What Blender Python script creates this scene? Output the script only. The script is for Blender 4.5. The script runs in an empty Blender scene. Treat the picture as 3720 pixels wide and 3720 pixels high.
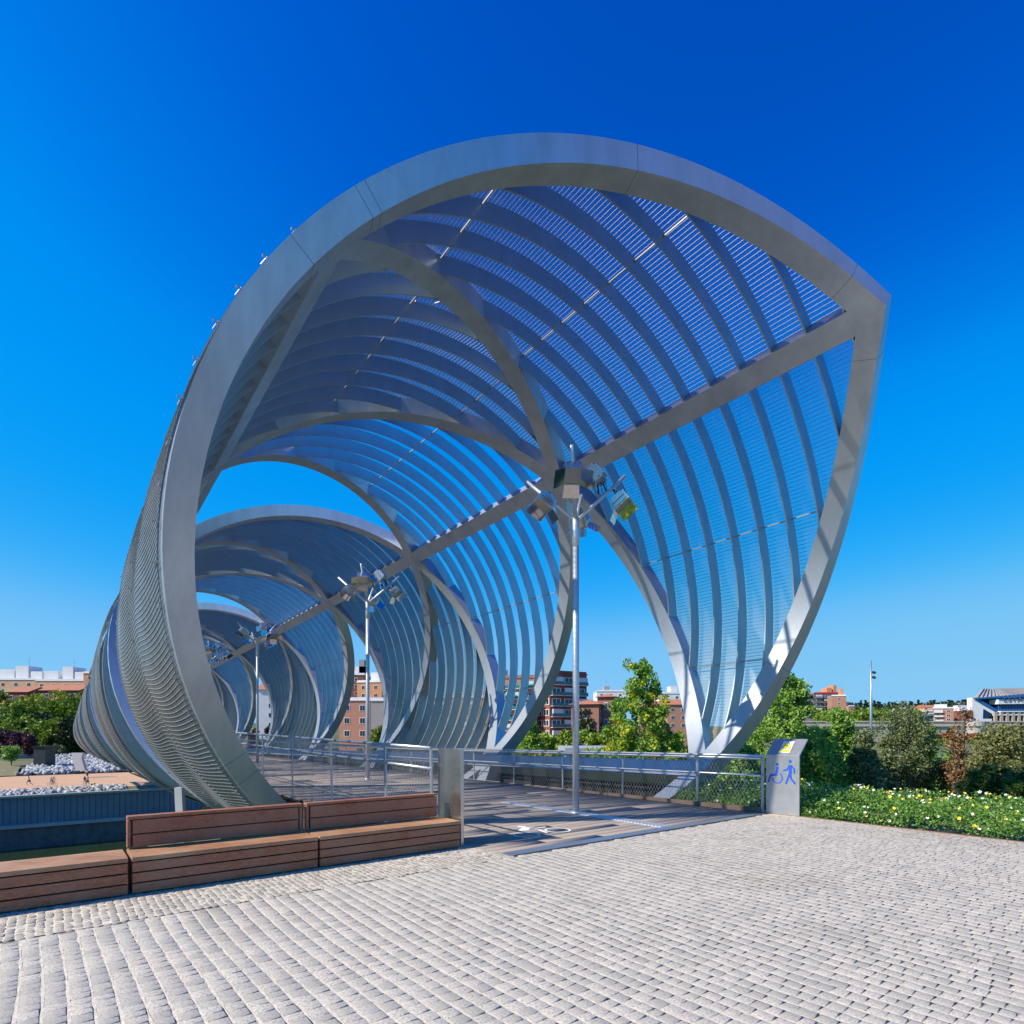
import bpy, math, random
import numpy as np
from mathutils import Vector, Matrix
R_ = math.radians
S = bpy.context.scene
random.seed(7); RNG = np.random.default_rng(7)

# ---------------------------------------------------------------- camera, sky, sun, exposure
FPX, CXP, HYP = 2142.0, 1860.0, 2655.0          # focal length, centre column and horizon row in the 3720 px frame
cam = bpy.data.cameras.new('camera'); camo = bpy.data.objects.new('camera', cam)
S.collection.objects.link(camo); S.camera = camo
cam.sensor_width = 36; cam.lens = FPX / 3720 * 36; cam.shift_y = (HYP - 1860) / 3720
cam.clip_start = .1; cam.clip_end = 6000
camo.location = (0, 0, 1.6); camo.rotation_euler = (R_(90), 0, 0)

SUN_EL = 41.0; SUN_DIR = (-.927, -.375)           # where the sun stands, seen from above
w = bpy.data.worlds.new('World'); S.world = w; w.use_nodes = True
nt = w.node_tree; nt.nodes.clear()
sky = nt.nodes.new('ShaderNodeTexSky'); sky.sky_type = 'NISHITA'; sky.sun_disc = False
sky.sun_elevation = R_(SUN_EL); sky.sun_rotation = math.atan2(SUN_DIR[0], SUN_DIR[1])
sky.altitude = 700; sky.air_density = 1.0; sky.dust_density = .35; sky.ozone_density = 3.0
hs = nt.nodes.new('ShaderNodeHueSaturation'); hs.inputs['Hue'].default_value = .505
hs.inputs['Saturation'].default_value = 1.22; hs.inputs['Value'].default_value = 1.0
bg = nt.nodes.new('ShaderNodeBackground'); bg.inputs['Strength'].default_value = .092
out = nt.nodes.new('ShaderNodeOutputWorld')
# the polarised, deep blue response of the photograph's sky: a per-channel curve on the physical sky
sc1 = nt.nodes.new('ShaderNodeVectorMath'); sc1.operation = 'SCALE'; sc1.inputs['Scale'].default_value = .12
sc2 = nt.nodes.new('ShaderNodeVectorMath'); sc2.operation = 'SCALE'; sc2.inputs['Scale'].default_value = 1 / .12
cv = nt.nodes.new('ShaderNodeRGBCurve'); cv.mapping.use_clip = False
for ci, pts in enumerate((((0, 0), (.07, 0), (.11, .012), (.24, .175), (.38, .215), (1, .25)),
                          ((0, 0), (.10, .086), (.14, .185), (.174, .285), (.266, .375), (.451, .53), (.665, .57), (1, .585)),
                          ((0, 0), (.27, .53), (.363, .77), (.434, .90), (.571, .945), (.738, .94), (1, .90)))):
    c_ = cv.mapping.curves[ci]
    while len(c_.points) < len(pts): c_.points.new(.5, .5)
    for q_, (x_, y_) in zip(c_.points, pts): q_.location = (x_, y_)
cv.mapping.update()
nt.links.new(sky.outputs[0], hs.inputs['Color']); nt.links.new(hs.outputs[0], sc1.inputs[0])
nt.links.new(sc1.outputs[0], cv.inputs['Color']); nt.links.new(cv.outputs[0], sc2.inputs[0]); nt.links.new(sc2.outputs[0], bg.inputs['Color'])
nt.links.new(bg.outputs[0], out.inputs['Surface'])
sl = bpy.data.lights.new('sun', 'SUN'); sl.energy = 5.0; sl.angle = R_(.53); sl.color = (1, .90, .76)
so = bpy.data.objects.new('sun', sl); S.collection.objects.link(so)
ce = math.cos(R_(SUN_EL)); nrm = math.hypot(*SUN_DIR)
so.rotation_euler = Vector((SUN_DIR[0] / nrm * ce, SUN_DIR[1] / nrm * ce, math.sin(R_(SUN_EL)))).to_track_quat('Z', 'Y').to_euler()
so.location = (-20, -10, 30)
S.view_settings.view_transform = 'Standard'; S.view_settings.look = 'None'
S.view_settings.exposure = 0.38; S.view_settings.gamma = 1.0
S.cycles.transparent_max_bounces = 32; S.cycles.max_bounces = 8
S.cycles.sample_clamp_indirect = 6

# ---------------------------------------------------------------- helpers
def tag(o, label=None, cat=None, group=None, kind=None):
    if label: o['label'] = label
    if cat: o['category'] = cat
    if group: o['group'] = group
    if kind: o['kind'] = kind
    return o
def empty(name, loc=(0, 0, 0), rz=0., label=None, cat=None, group=None):
    o = bpy.data.objects.new(name, None); S.collection.objects.link(o)
    o.location = loc; o.rotation_euler = (0, 0, rz); o.empty_display_size = .2
    return tag(o, label, cat, group)
def copy_tree(o, parent=None):
    c = o.copy(); S.collection.objects.link(c); c.parent = parent
    for ch in list(o.children): copy_tree(ch, c)
    return c

class MB:
    """collects boxes, tubes and strips; build() links them as one mesh object"""
    def __init__(s): s.v = []; s.f = []; s.n = 0; s.m = []; s.mi = 0
    def add(s, v, f):
        v = np.asarray(v, float); s.v.append(v)
        s.f.extend([tuple(i + s.n for i in q) for q in f]); s.m.extend([s.mi] * len(f)); s.n += len(v)
    def box(s, c, size, rz=0., M=None):
        hx, hy, hz = [a / 2 for a in size]
        v = np.array([(x, y, z) for x in (-hx, hx) for y in (-hy, hy) for z in (-hz, hz)])
        if M is not None: v = v @ np.array(M).T
        if rz: c_, s_ = math.cos(rz), math.sin(rz); v = v @ np.array([[c_, -s_, 0], [s_, c_, 0], [0, 0, 1]]).T
        s.add(v + np.array(c), [(0, 1, 3, 2), (4, 6, 7, 5), (0, 4, 5, 1), (2, 3, 7, 6), (0, 2, 6, 4), (1, 5, 7, 3)])
    def bar(s, a, b, w_, h_, up=(0, 0, 1)):
        a = np.array(a, float); b = np.array(b, float); d = b - a; L = np.linalg.norm(d); d = d / L
        x = np.cross(up, d)
        if np.linalg.norm(x) < 1e-4: x = np.cross((0, 1, 0), d)
        x /= np.linalg.norm(x); y = np.cross(d, x)
        s.box((a + b) / 2, (w_, h_, L), M=np.stack([x, y, d], 1))
    def tube(s, pts, r, n=8, cap=True):
        pts = np.array(pts, float); m = len(pts); rr = np.broadcast_to(np.asarray(r, float), (m,))
        t = np.gradient(pts, axis=0); t /= np.linalg.norm(t, axis=1)[:, None] + 1e-12
        ref = np.array((0, 0, 1.)) if abs(t[0][2]) < .9 else np.array((1., 0, 0))
        V = []
        for i in range(m):
            x = np.cross(ref, t[i]); x /= np.linalg.norm(x) + 1e-12; y = np.cross(t[i], x); ref = np.cross(t[i], x) if False else ref
            a = np.arange(n) * 2 * math.pi / n
            V.append(pts[i] + rr[i] * (np.cos(a)[:, None] * x + np.sin(a)[:, None] * y))
        F = [(i * n + j, i * n + (j + 1) % n, (i + 1) * n + (j + 1) % n, (i + 1) * n + j) for i in range(m - 1) for j in range(n)]
        if cap: F += [tuple(range(n))[::-1], tuple(range((m - 1) * n, m * n))]
        s.add(np.concatenate(V), F)
    def prism(s, poly, axis_o, ex, ey, ez, depth):
        """polygon (x, y) in the plane ex, ey at axis_o, pushed by depth along ez"""
        o_, ex, ey, ez = [np.array(k, float) for k in (axis_o, ex, ey, ez)]
        a = [o_ + ex * p[0] + ey * p[1] for p in poly]; b = [q + ez * depth for q in a]; n = len(poly)
        s.add(a + b, [tuple(range(n))[::-1], tuple(range(n, 2 * n))] + [(i, (i + 1) % n, (i + 1) % n + n, i + n) for i in range(n)])
    def strip(s, rows, close=True):
        """rows: array (m, k, 3); k points of a closed profile along a path"""
        rows = np.asarray(rows); m, k = rows.shape[:2]
        if close:                      # every side gets its own points: smooth along, hard edges across
            for j in range(k):
                r2 = rows[:, [j, (j + 1) % k]].reshape(-1, 3)
                s.add(r2, [(2 * i, 2 * i + 1, 2 * i + 3, 2 * i + 2) for i in range(m - 1)])
            s.add(rows[0], [tuple(range(k))[::-1]]); s.add(rows[-1], [tuple(range(k))]); return
        F = [(i * k + j, i * k + (j + 1) % k, (i + 1) * k + (j + 1) % k, (i + 1) * k + j) for i in range(m - 1) for j in range(k if close else k - 1)]
        if close: F += [tuple(range(k))[::-1], tuple(range((m - 1) * k, m * k))]
        s.add(rows.reshape(-1, 3), F)
    def build(s, name, mat, parent=None, smooth=False, loc=None, bevel=0):
        me = bpy.data.meshes.new(name)
        V = np.concatenate(s.v) if s.v else np.zeros((0, 3))
        me.from_pydata(V.tolist(), [], s.f)
        for m_ in (mat if isinstance(mat, (list, tuple)) else [mat]): me.materials.append(m_)
        if isinstance(mat, (list, tuple)): me.polygons.foreach_set('material_index', s.m)
        if smooth: me.polygons.foreach_set('use_smooth', [True] * len(me.polygons))
        me.update()
        o = bpy.data.objects.new(name, me); S.collection.objects.link(o)
        if parent is not None: o.parent = parent
        if loc is not None: o.location = loc
        if bevel:
            b = o.modifiers.new('bevel', 'BEVEL'); b.width = bevel; b.segments = 2; b.limit_method = 'ANGLE'
        return o
def fast_mesh(name, V, F, mat, parent=None, smooth=False, attr=None, mats=None):
    """V (n,3), F (m,k) arrays: big meshes without python lists"""
    V = np.asarray(V, np.float32); F = np.asarray(F, np.int32); m, k = F.shape
    me = bpy.data.meshes.new(name); me.vertices.add(len(V)); me.loops.add(m * k); me.polygons.add(m)
    me.vertices.foreach_set('co', V.ravel()); me.loops.foreach_set('vertex_index', F.ravel())
    me.polygons.foreach_set('loop_start', np.arange(0, m * k, k, dtype=np.int32))
    me.polygons.foreach_set('loop_total', np.full(m, k, np.int32))
    for q in (mat if isinstance(mat, (list, tuple)) else [mat]): me.materials.append(q)
    if mats is not None: me.polygons.foreach_set('material_index', np.asarray(mats, np.int32))
    if smooth: me.polygons.foreach_set('use_smooth', np.ones(m, bool))
    if attr is not None:
        a = me.attributes.new('tint', 'FLOAT', 'POINT'); a.data.foreach_set('value', np.asarray(attr, np.float32))
    me.update(calc_edges=True); me.validate()
    o = bpy.data.objects.new(name, me); S.collection.objects.link(o)
    if parent is not None: o.parent = parent
    return o

# ---------------------------------------------------------------- materials
def newmat(name):
    m = bpy.data.materials.new(name); m.use_nodes = True; n = m.node_tree; b = n.nodes['Principled BSDF']
    return m, n, b
def mixcol(n, fac, a, b):
    x = n.nodes.new('ShaderNodeMix'); x.data_type = 'RGBA'
    if isinstance(fac, (int, float)): x.inputs[0].default_value = fac
    else: n.links.new(fac, x.inputs[0])
    for i, c in ((6, a), (7, b)):
        if isinstance(c, tuple): x.inputs[i].default_value = (*c, 1)
        else: n.links.new(c, x.inputs[i])
    return x.outputs[2]
def noise(n, scale, detail=4, rough=.6, vec=None, dist=0):
    x = n.nodes.new('ShaderNodeTexNoise'); x.inputs['Scale'].default_value = scale
    x.inputs['Detail'].default_value = detail; x.inputs['Roughness'].default_value = rough; x.inputs['Distortion'].default_value = dist
    if vec is not None: n.links.new(vec, x.inputs['Vector'])
    return x.outputs['Fac']
def coords(n, scale=(1, 1, 1), rot=(0, 0, 0), kind='Object'):
    t = n.nodes.new('ShaderNodeTexCoord'); m = n.nodes.new('ShaderNodeMapping')
    m.inputs['Scale'].default_value = scale; m.inputs['Rotation'].default_value = rot
    n.links.new(t.outputs[kind], m.inputs['Vector']); return m.outputs[0]
def ramp(n, fac, lo, hi):
    x = n.nodes.new('ShaderNodeMapRange'); x.inputs['From Min'].default_value = lo; x.inputs['From Max'].default_value = hi
    n.links.new(fac, x.inputs['Value']); return x.outputs[0]
def bump(n, b, h, strength=.3, dist=.01):
    x = n.nodes.new('ShaderNodeBump'); x.inputs['Strength'].default_value = strength; x.inputs['Distance'].default_value = dist
    n.links.new(h, x.inputs['Height']); n.links.new(x.outputs[0], b.inputs['Normal'])
def simple(name, c, rough=.7, metal=0., var=.0, scale=3., c2=None, bmp=0., spec=.5):
    m, n, b = newmat(name); b.inputs['Roughness'].default_value = rough; b.inputs['Metallic'].default_value = metal
    b.inputs['Specular IOR Level'].default_value = spec
    c2 = c2 or tuple(x * (1 - var) for x in c)
    if var or c2 != c:
        f = noise(n, scale, 5, .65, coords(n)); f = ramp(n, f, .3, .7)
        n.links.new(mixcol(n, f, c, c2), b.inputs['Base Color'])
        if bmp: bump(n, b, f, bmp, .02)
    else: b.inputs['Base Color'].default_value = (*c, 1)
    return m
def leafmat(name, c1, c2, c3=None, trans=.25):
    """leaf colour varies leaf by leaf through the mesh attribute 'tint' and between instances"""
    m, n, b = newmat(name)
    a = n.nodes.new('ShaderNodeAttribute'); a.attribute_name = 'tint'
    col = mixcol(n, a.outputs['Fac'], c1, c2)
    if c3:
        f = ramp(n, noise(n, 1.1, 2, .5, coords(n)), .52, .66); col = mixcol(n, f, col, c3)
    n.links.new(col, b.inputs['Base Color']); b.inputs['Roughness'].default_value = .5
    b.inputs['Specular IOR Level'].default_value = .35
    t = n.nodes.new('ShaderNodeBsdfTranslucent'); n.links.new(col, t.inputs['Color'])
    mx = n.nodes.new('ShaderNodeMixShader'); mx.inputs[0].default_value = trans
    n.links.new(b.outputs[0], mx.inputs[1]); n.links.new(t.outputs[0], mx.inputs[2])
    n.links.new(mx.outputs[0], n.nodes['Material Output'].inputs['Surface']); return m

def steelmat(name='painted_steel', metal=.66, c1=(.50, .555, .62), c2=(.37, .42, .475)):
    m, n, b = newmat(name); b.inputs['Metallic'].default_value = metal
    f = noise(n, .9, 7, .68, coords(n, (2.2, 2.2, .5))); g = noise(n, 14, 3, .6, coords(n))
    col = mixcol(n, ramp(n, f, .35, .7), c1, c2)
    n.links.new(col, b.inputs['Base Color'])
    r = n.nodes.new('ShaderNodeMapRange'); r.inputs['To Min'].default_value = .30; r.inputs['To Max'].default_value = .46
    n.links.new(f, r.inputs['Value']); n.links.new(r.outputs[0], b.inputs['Roughness'])
    bump(n, b, g, .04, .004); return m
M_STEEL = steelmat(); M_RIB = steelmat('rib_steel', .82, (.40, .50, .57), (.34, .43, .49))
def meshmat():
    m, n, b = newmat('woven_steel_mesh'); b.inputs['Metallic'].default_value = .8
    b.inputs['Base Color'].default_value = (.42, .41, .39, 1); b.inputs['Roughness'].default_value = .42
    f = noise(n, 5, 3, .6, coords(n))
    n.links.new(mixcol(n, ramp(n, f, .35, .65), (.34, .33, .31), (.24, .225, .20)), b.inputs['Base Color'])
    t = n.nodes.new('ShaderNodeBsdfTransparent'); mx = n.nodes.new('ShaderNodeMixShader')
    mx.inputs[0].default_value = .5
    lw = n.nodes.new('ShaderNodeLayerWeight'); lw.inputs['Blend'].default_value = .5
    r = n.nodes.new('ShaderNodeMapRange'); r.inputs['From Min'].default_value = .1; r.inputs['From Max'].default_value = .85
    r.inputs['To Min'].default_value = .17; r.inputs['To Max'].default_value = .84   # open weave closes up at a slant
    n.links.new(lw.outputs['Facing'], r.inputs['Value']); n.links.new(r.outputs[0], mx.inputs[0])
    n.links.new(t.outputs[0], mx.inputs[1]); n.links.new(b.outputs[0], mx.inputs[2])
    n.links.new(mx.outputs[0], n.nodes['Material Output'].inputs['Surface']); return m
M_MESH = meshmat()
M_ROD = simple('stainless_rod', (.42, .42, .42), .5, .85)
M_GALV = simple('galvanised_steel', (.56, .60, .65), .38, .8, c2=(.46, .50, .55), scale=6)

# ---------------------------------------------------------------- the tubular footbridge
# cone-shaped tube fitted to the photograph: axis point, direction, radius, lattice node angles
def smooth(x, a, b): t = np.clip((x - a) / (b - a), 0, 1); return t * t * (3 - 2 * t)
AX = np.array([3.2508, 7.8, 4.5938]); AD = np.array([-.78238, 1., -.03131]); AD /= np.linalg.norm(AD)
AU = np.cross(AD, [0, 0, 1.]); AU /= np.linalg.norm(AU); AV = np.cross(AU, AD)
TR, TK, TA, TQ = 6.212, -.01541, 4.00825, 1.01376
BW, BH = .42, .41
T1 = .82743; T3 = T1 + 1.53884; T4 = T1 + 3.47255; T2 = T1 - 1.5349
NEND = 26
def sn(n): return TA * (TQ ** n - 1) / (TQ - 1)
def tp(s, th, dr=0.):
    s = np.asarray(s, float)[..., None]; th = np.asarray(th, float)[..., None]; dr = np.asarray(dr, float)
    if dr.ndim: dr = dr[..., None]
    r = TR + TK * s + dr
    return AX + AD * s + AU * (r * np.cos(th)) + AV * (r * 1.00687 * np.sin(th))
bridge = empty('footbridge', tuple(AX - [0, 0, 4.6]), 0, 'tubular grey steel footbridge of crossing spiral beams wrapped in woven mesh', 'footbridge')
BO = np.array(bridge.location)
TAU = 2 * math.pi
# node angle tables (unwrapped) for both winding senses; long = index 0:L1 1:L3 2:L4 3:L2
CCW = [T1, T3, T4, T2 + TAU]
def ang_ccw(k): return CCW[k % 4] + TAU * (k // 4)
def ang_cw(k):                                    # k steps clockwise from L1
    k2 = -k; return CCW[k2 % 4] + TAU * (k2 // 4)
def helix(n0, k0, n1, sgn, off):
    """box beam through the lattice nodes n0..n1; k0 is the longitudinal it starts on (ccw index)"""
    rows = []
    ns = np.concatenate([np.linspace(n0 - .02, n0 + 3, 150), np.linspace(n0 + 3.03, n1, int((n1 - n0 - 3) * 22))])
    def thf(n_):
        i_ = max(0, min(int(math.floor(n_ - n0)), n1 - n0 - 1)); a_, b_ = ang_ccw(k0 + sgn * i_), ang_ccw(k0 + sgn * (i_ + 1)); return a_ + (b_ - a_) * (n_ - n0 - i_)
    for n in ns:
        i = max(0, min(int(math.floor(n - n0)), n1 - n0 - 1)); a = ang_ccw(k0 + sgn * i); b = ang_ccw(k0 + sgn * (i + 1))
        th = float(np.mean([thf(n + d_) for d_ in np.linspace(-.14, .14, 9)])) if n > n0 + .14 else thf(n); s = float(sn(n)); s0, s1 = sn(n0 + i), sn(n0 + i + 1)
        r = TR + TK * s; dt = (b - a) * r; ds = s1 - s0; L = math.hypot(ds, dt)
        es, et = abs(dt) / L * BW / 2, ds / L * BW / 2 / r * sgn
        if n0 == 0 and n < .12:           # mitre both beams on the tip line, corner by corner
            sl = ds / (b - a); S4 = [s - es, s + es, s + es, s - es]; T4_ = [th + et, th - et, th - et, th + et]; E4 = [et, -et, -et, et]
            for j_ in range(4):
                if (T4_[j_] - T1) * sgn < 0: S4[j_] = sn(0) + (S4[j_] - s) - E4[j_] * sl; T4_[j_] = T1
            rows.append(tp(S4, T4_, [off, off, -BH + off, -BH + off])); continue
        elif n < n0: rows.append(None); continue
        rows.append(tp([s - es, s + es, s + es, s - es], [th + et, th - et, th - et, th + et], [off, off, -BH + off, -BH + off]))
    nxt = next(r_ for r_ in rows[1:] if r_ is not None); rows = [r_ if r_ is not None else nxt for r_ in rows] if rows[0] is not None else [r_ for r_ in rows if r_ is not None]
    rows = np.array(rows)
    if sgn < 0: rows = rows[:, ::-1]
    return rows
def part_strip(name, rows, mat, parent=bridge, close=True, smooth=True):
    m = MB(); m.strip(rows - BO, close); return m.build(name, mat, parent, smooth)
# four spiral beams (two each way round), each in stretches
spir = [(0, 0, +1, 0.), (0, 0, -1, -.004), (1, -1, +1, 0.), (1, 1, -1, -.004)]
for bi, (n0, k0, sg, off) in enumerate(spir):
    rows_ = helix(n0, k0, NEND, sg, off); sbm = part_strip('spiral_beam', rows_, M_STEEL)
    for nn_ in ((1.04, .935, .92, .07, .49, 1.70, 1.735), (.075, .70, 1.3), (), ())[bi]:      # weld seams between the shop-built lengths
        f_ = (nn_ + .02) / 3.02 * 149; i_ = int(f_); R1 = rows_[i_] + (rows_[i_ + 1] - rows_[i_]) * (f_ - i_); tdir = rows_[i_ + 1] - rows_[i_]; tdir /= np.linalg.norm(tdir, axis=1)[:, None]
        c_ = R1.mean(0); R2 = c_ + (R1 - c_) * 1.006; sm_ = MB(); sm_.strip(np.array([R2 - tdir * .004, R2 + tdir * .004]) - BO)
        sm_.build('weld_seam', simple('seam_dark_line', (.10, .13, .17), .6, .3) if 'seam_dark_line' not in bpy.data.materials else bpy.data.materials['seam_dark_line'], sbm)  # thin dark line drawn round the beam at each weld
for k, n0 in ((0, 0), (1, 1), (2, 2), (3, 1)):
    th0 = CCW[k]; ss = np.linspace(sn(n0) + (.12 if k == 0 else 0), sn(NEND), 60); rows = []
    for s in ss:
        e = .24 / (TR + TK * s)
        rows.append(tp([s] * 4, [th0 + e, th0 - e, th0 - e, th0 + e], [-.006, -.006, -BH + .006, -BH + .006]))
    part_strip('long_beam', np.array(rows), M_STEEL)
# cells: (longitudinal k, centre node n, type)
cells = []
for n in range(1, NEND):
    for k in range(4):
        if (k % 2 == 0) != (n % 2 == 1): continue
        if n - 1 < (0, 1, 2, 1)[k]: continue
        # ribbon number: counting turns of the spiral that carries mesh / bare ribs / nothing
        ph = (n - k - 1) % 4 if True else 0
        kind = {0: 'mesh', 2: 'other'}.get(ph, None)
        if kind == 'mesh': cells.append((k, n, 'mesh'))
        elif k % 2 == 0: cells.append((k, n, 'ribs'))
def cell_bounds(k, n, s):
    c = CCW[k]; up = ang_ccw(k + 1); dn = ang_ccw(k - 1)
    s0, s1, s2 = sn(n - 1), sn(n), sn(n + 1)
    x = (s - s0) / (s1 - s0) if s <= s1 else (s2 - s) / (s2 - s1)
    return c + (dn - c) * x, c + (up - c) * x
ribs = []; panels = []
for k, n, typ in cells:
    s0, s2 = sn(n - 1), sn(n + 1); sp = (s2 - s0) / 12
    for i in range(12):
        s = s0 + (i + .58) * sp
        if not (s0 + .3 < s < s2 - .3): continue
        lo, hi = cell_bounds(k, n, s); m = .10 / TR
        if hi - lo < .16: continue
        ribs.append((s, lo + m, hi - m, typ))
ribs.sort(key=lambda q: q[0])
def rib_mb(m, s, lo, hi, seg):
    th = np.linspace(lo, hi, max(4, int((hi - lo) * seg)))
    t = .014; r0, r1 = -.36, -.015
    rows = np.array([tp([s - t, s + t, s + t, s - t], [a] * 4, [r1, r1, r0, r0]) for a in th])
    m.strip(rows - BO)
for i, (s, lo, hi, typ) in enumerate(ribs[:100]):
    m = MB(); rib_mb(m, s, lo, hi, 22); m.build('rib', M_RIB, bridge, True)
m = MB()
for s, lo, hi, typ in ribs[100:]: rib_mb(m, s, lo, hi, 12)
tag(m.build('far_rib', M_RIB, bridge, True), kind='stuff')
# tie bars between ribs, three lines on each side of a longitudinal
ties = MB(); near_ties = []
for k, n, typ in cells:
    s0, s2 = sn(n - 1), sn(n + 1); sp = (s2 - s0) / 12
    for fr in (.34, .67, -.34, -.67):
        for i in range(12):
            sa, sb = s0 + (i + .58) * sp, s0 + (i + 1.58) * sp
            la, ha = cell_bounds(k, n, sa); lb, hb = cell_bounds(k, n, min(sb, s2))
            th = CCW[k] + fr * ((ang_ccw(k + 1) - CCW[k]) if fr > 0 else (CCW[k] - ang_ccw(k - 1)))
            if max(la, lb) + .02 < th < min(ha, hb) - .02:
                p, q = tp(sa, th, -.1), tp(sb, th, -.1); ties.bar(p - BO, q - BO, .025, .025)
tag(ties.build('tie_bar', M_ROD, bridge), kind='stuff')
# woven mesh panels: sagging sheet with stiff rods every 8 to 10 cm, clipped down along seams
def mesh_cell(k, n):
    s0, s1, s2 = sn(n - 1), sn(n), sn(n + 1); near = n < 8
    c = CCW[k]; up = ang_ccw(k + 1); dn = ang_ccw(k - 1); sp = (s2 - s0) / 12
    P_ = (s2 - s0) / 2; side = k in (1, 2)
    def band(s, th):          # 0 on the seams that run along the ribbon, 1 between them
        d_ = (up - c) if th > c else (c - dn); w_ = s - (s0 + (s1 - s0) * (th - c) / d_)
        return np.sin(math.pi * w_ / P_) ** 2, w_ / P_
    def wave(s, th):
        f, u = band(s, th); return .045 + (.05 * smooth(s, 6, 26) if side else 0) + (.055 if side else .02) * f + (.008 * np.sin(th * 23 + u * 5) * f if side else 0)
    def hang(s, th):
        if not side: return 0 * s
        f, u = band(s, th); return (.13 * f + .05 * np.sin(TAU * u + th * 2) + .02 * np.sin(th * 31 + u * 3) * f) / TR
    nt_ = 90 if near else 36; ns_ = 61 if near else 25
    tt = np.linspace(dn, up, nt_); G = []
    for th in tt:
        x = (th - c) / (up - c) if th > c else (c - th) / (c - dn)
        a, b = s0 + (s1 - s0) * x, s2 - (s2 - s1) * x; s = np.linspace(a, b, ns_)
        G.append(tp(s, th + hang(s, th), wave(s, th) - .006))
    G = np.array(G); i, j = np.meshgrid(np.arange(nt_ - 1), np.arange(ns_ - 1), indexing='ij'); i = i.ravel(); j = j.ravel()
    F = np.stack([i * ns_ + j, i * ns_ + j + 1, (i + 1) * ns_ + j + 1, (i + 1) * ns_ + j], 1)
    sheet = fast_mesh('mesh_panel', G.reshape(-1, 3) - BO, F, M_MESH, bridge, smooth=True)
    pitch = .085 if n < 4 else (.10 if near else .22); dth = pitch / TR
    Vr, Fr, nv = [], [], 0
    for th in np.arange(dn + dth, up - dth * .5, dth):
        x = (th - c) / (up - c) if th > c else (c - th) / (c - dn)
        a, b = s0 + (s1 - s0) * x, s2 - (s2 - s1) * x
        if b - a < .05: continue
        m_ = max(2, int((b - a) / (.17 if near else .4)) + 1); s = np.linspace(a, b, m_); dr = wave(s, th)
        h = (.0060 if side else .0036) if near else .009; e = h * 1.2 / TR
        hg = th + hang(s, th); P = np.stack([tp(s, hg, dr - h), tp(s, hg + e, dr + h * .3), tp(s, hg - e, dr + h * .3)], 1)
        Vr.append(P.reshape(-1, 3)); q = np.arange(m_ - 1)[:, None] * 3 + nv
        for jj in range(3): j2 = (jj + 1) % 3; Fr.append(np.concatenate([q + jj, q + j2, q + 3 + j2, q + 3 + jj], 1))
        nv += m_ * 3
    fast_mesh('rods', np.concatenate(Vr) - BO, np.concatenate(Fr), M_ROD, sheet)
    # clips: little brackets along the seams that run parallel to the mesh ribbon
    if near and side:
        cl = MB()
        for side in (0, 1, 2):
            for x in np.arange(.03, .98, .045 if n < 4 else .06):
                # seam from (n-1,k)->(n,k+1) [side 0], shifted half a cell [1], (n,k-1)->(n+1,k) [side 2]
                if side == 0: s, th = s0 + (s1 - s0) * x, c + (up - c) * x
                elif side == 2: s, th = s1 + (s2 - s1) * x, dn + (c - dn) * x
                else: s, th = (s0 + s1) / 2 + (s2 - s0) / 2 * x, (c + dn) / 2 + ((up + c) / 2 - (c + dn) / 2) * x
                p = tp(s, th, .02) - BO; q = tp(s + .05, th, .105) - BO; r = tp(s, th, .105) - BO
                cl.bar(p, r, .014, .014); cl.bar(r, q, .016, .012)
                cl.bar(tp(s - .02, th, .05) - BO, tp(s + .11, th + .01, .07) - BO, .012, .012)
        tag(cl.build('clips', M_ROD, sheet), kind='stuff')
for k, n, typ in cells:
    if typ == 'mesh': mesh_cell(k, n)

# ---------------------------------------------------------------- plan helpers: p across the bridge, q along it; pixels at a depth
DU = np.array([.788, .616]); DD = np.array([-.616, .788])
def pq(p, q, z=0.): a = DU * p + DD * q; return np.array([a[0], a[1], z])
U3 = np.array([.788, .616, 0]); D3 = np.array([-.616, .788, 0]); Z3 = np.array([0, 0, 1.])
def px(x, y, Y): return np.array([(x - CXP) * Y / FPX, Y, 1.6 - (y - HYP) * Y / FPX])
def pxz(x, Y, z=0.): return np.array([(x - CXP) * Y / FPX, Y, z])

# ---------------------------------------------------------------- ground
def smooth(x, a, b): t = np.clip((x - a) / (b - a), 0, 1); return t * t * (3 - 2 * t)
def gz(p, q):
    p = np.asarray(p, float); q = np.asarray(q, float)
    right = smooth(p, 9, 13)
    leftz = -.08 - 15.9 * smooth(q, 7.3, 34)
    gard = -.08 - 1.3 * smooth(p, 11.3, 17) - .9 * smooth(p, 18, 40) - .5 * smooth(q, 10, 40) - 13 * smooth(q, 62, 72)
    near = np.where(q < 7.3, np.where(p < 11.2, -.08, gard), leftz * (1 - right) + gard * right)
    far = -7.7 + 1.6 * smooth(q, 156, 205) + 12 * smooth(q, 214, 340) + 6 * smooth(q, 340, 1500)
    return np.where(q < 108.05, near, far)
ps = np.unique(np.concatenate([np.linspace(-14, 24, 77), np.linspace(24, 80, 40), np.linspace(-80, -14, 34), [-5000, -2500, -1200, -600, -300, -180, -120, 120, 180, 300, 500, 900, 1600, 3000, 5000]]))
qs = np.unique(np.concatenate([np.linspace(-12, 40, 105), np.linspace(40, 108, 40), [108.12], np.linspace(109, 200, 60), np.linspace(200, 400, 25), [-5000, -1500, -300, -80, -30, 600, 1000, 1500, 2500, 5000]]))
PP, QQ = np.meshgrid(ps, qs, indexing='ij'); ZZ = gz(PP, QQ)
V = DU[None, None] * PP[..., None] + DD[None, None] * QQ[..., None]; V = np.concatenate([V, ZZ[..., None]], -1)
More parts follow.
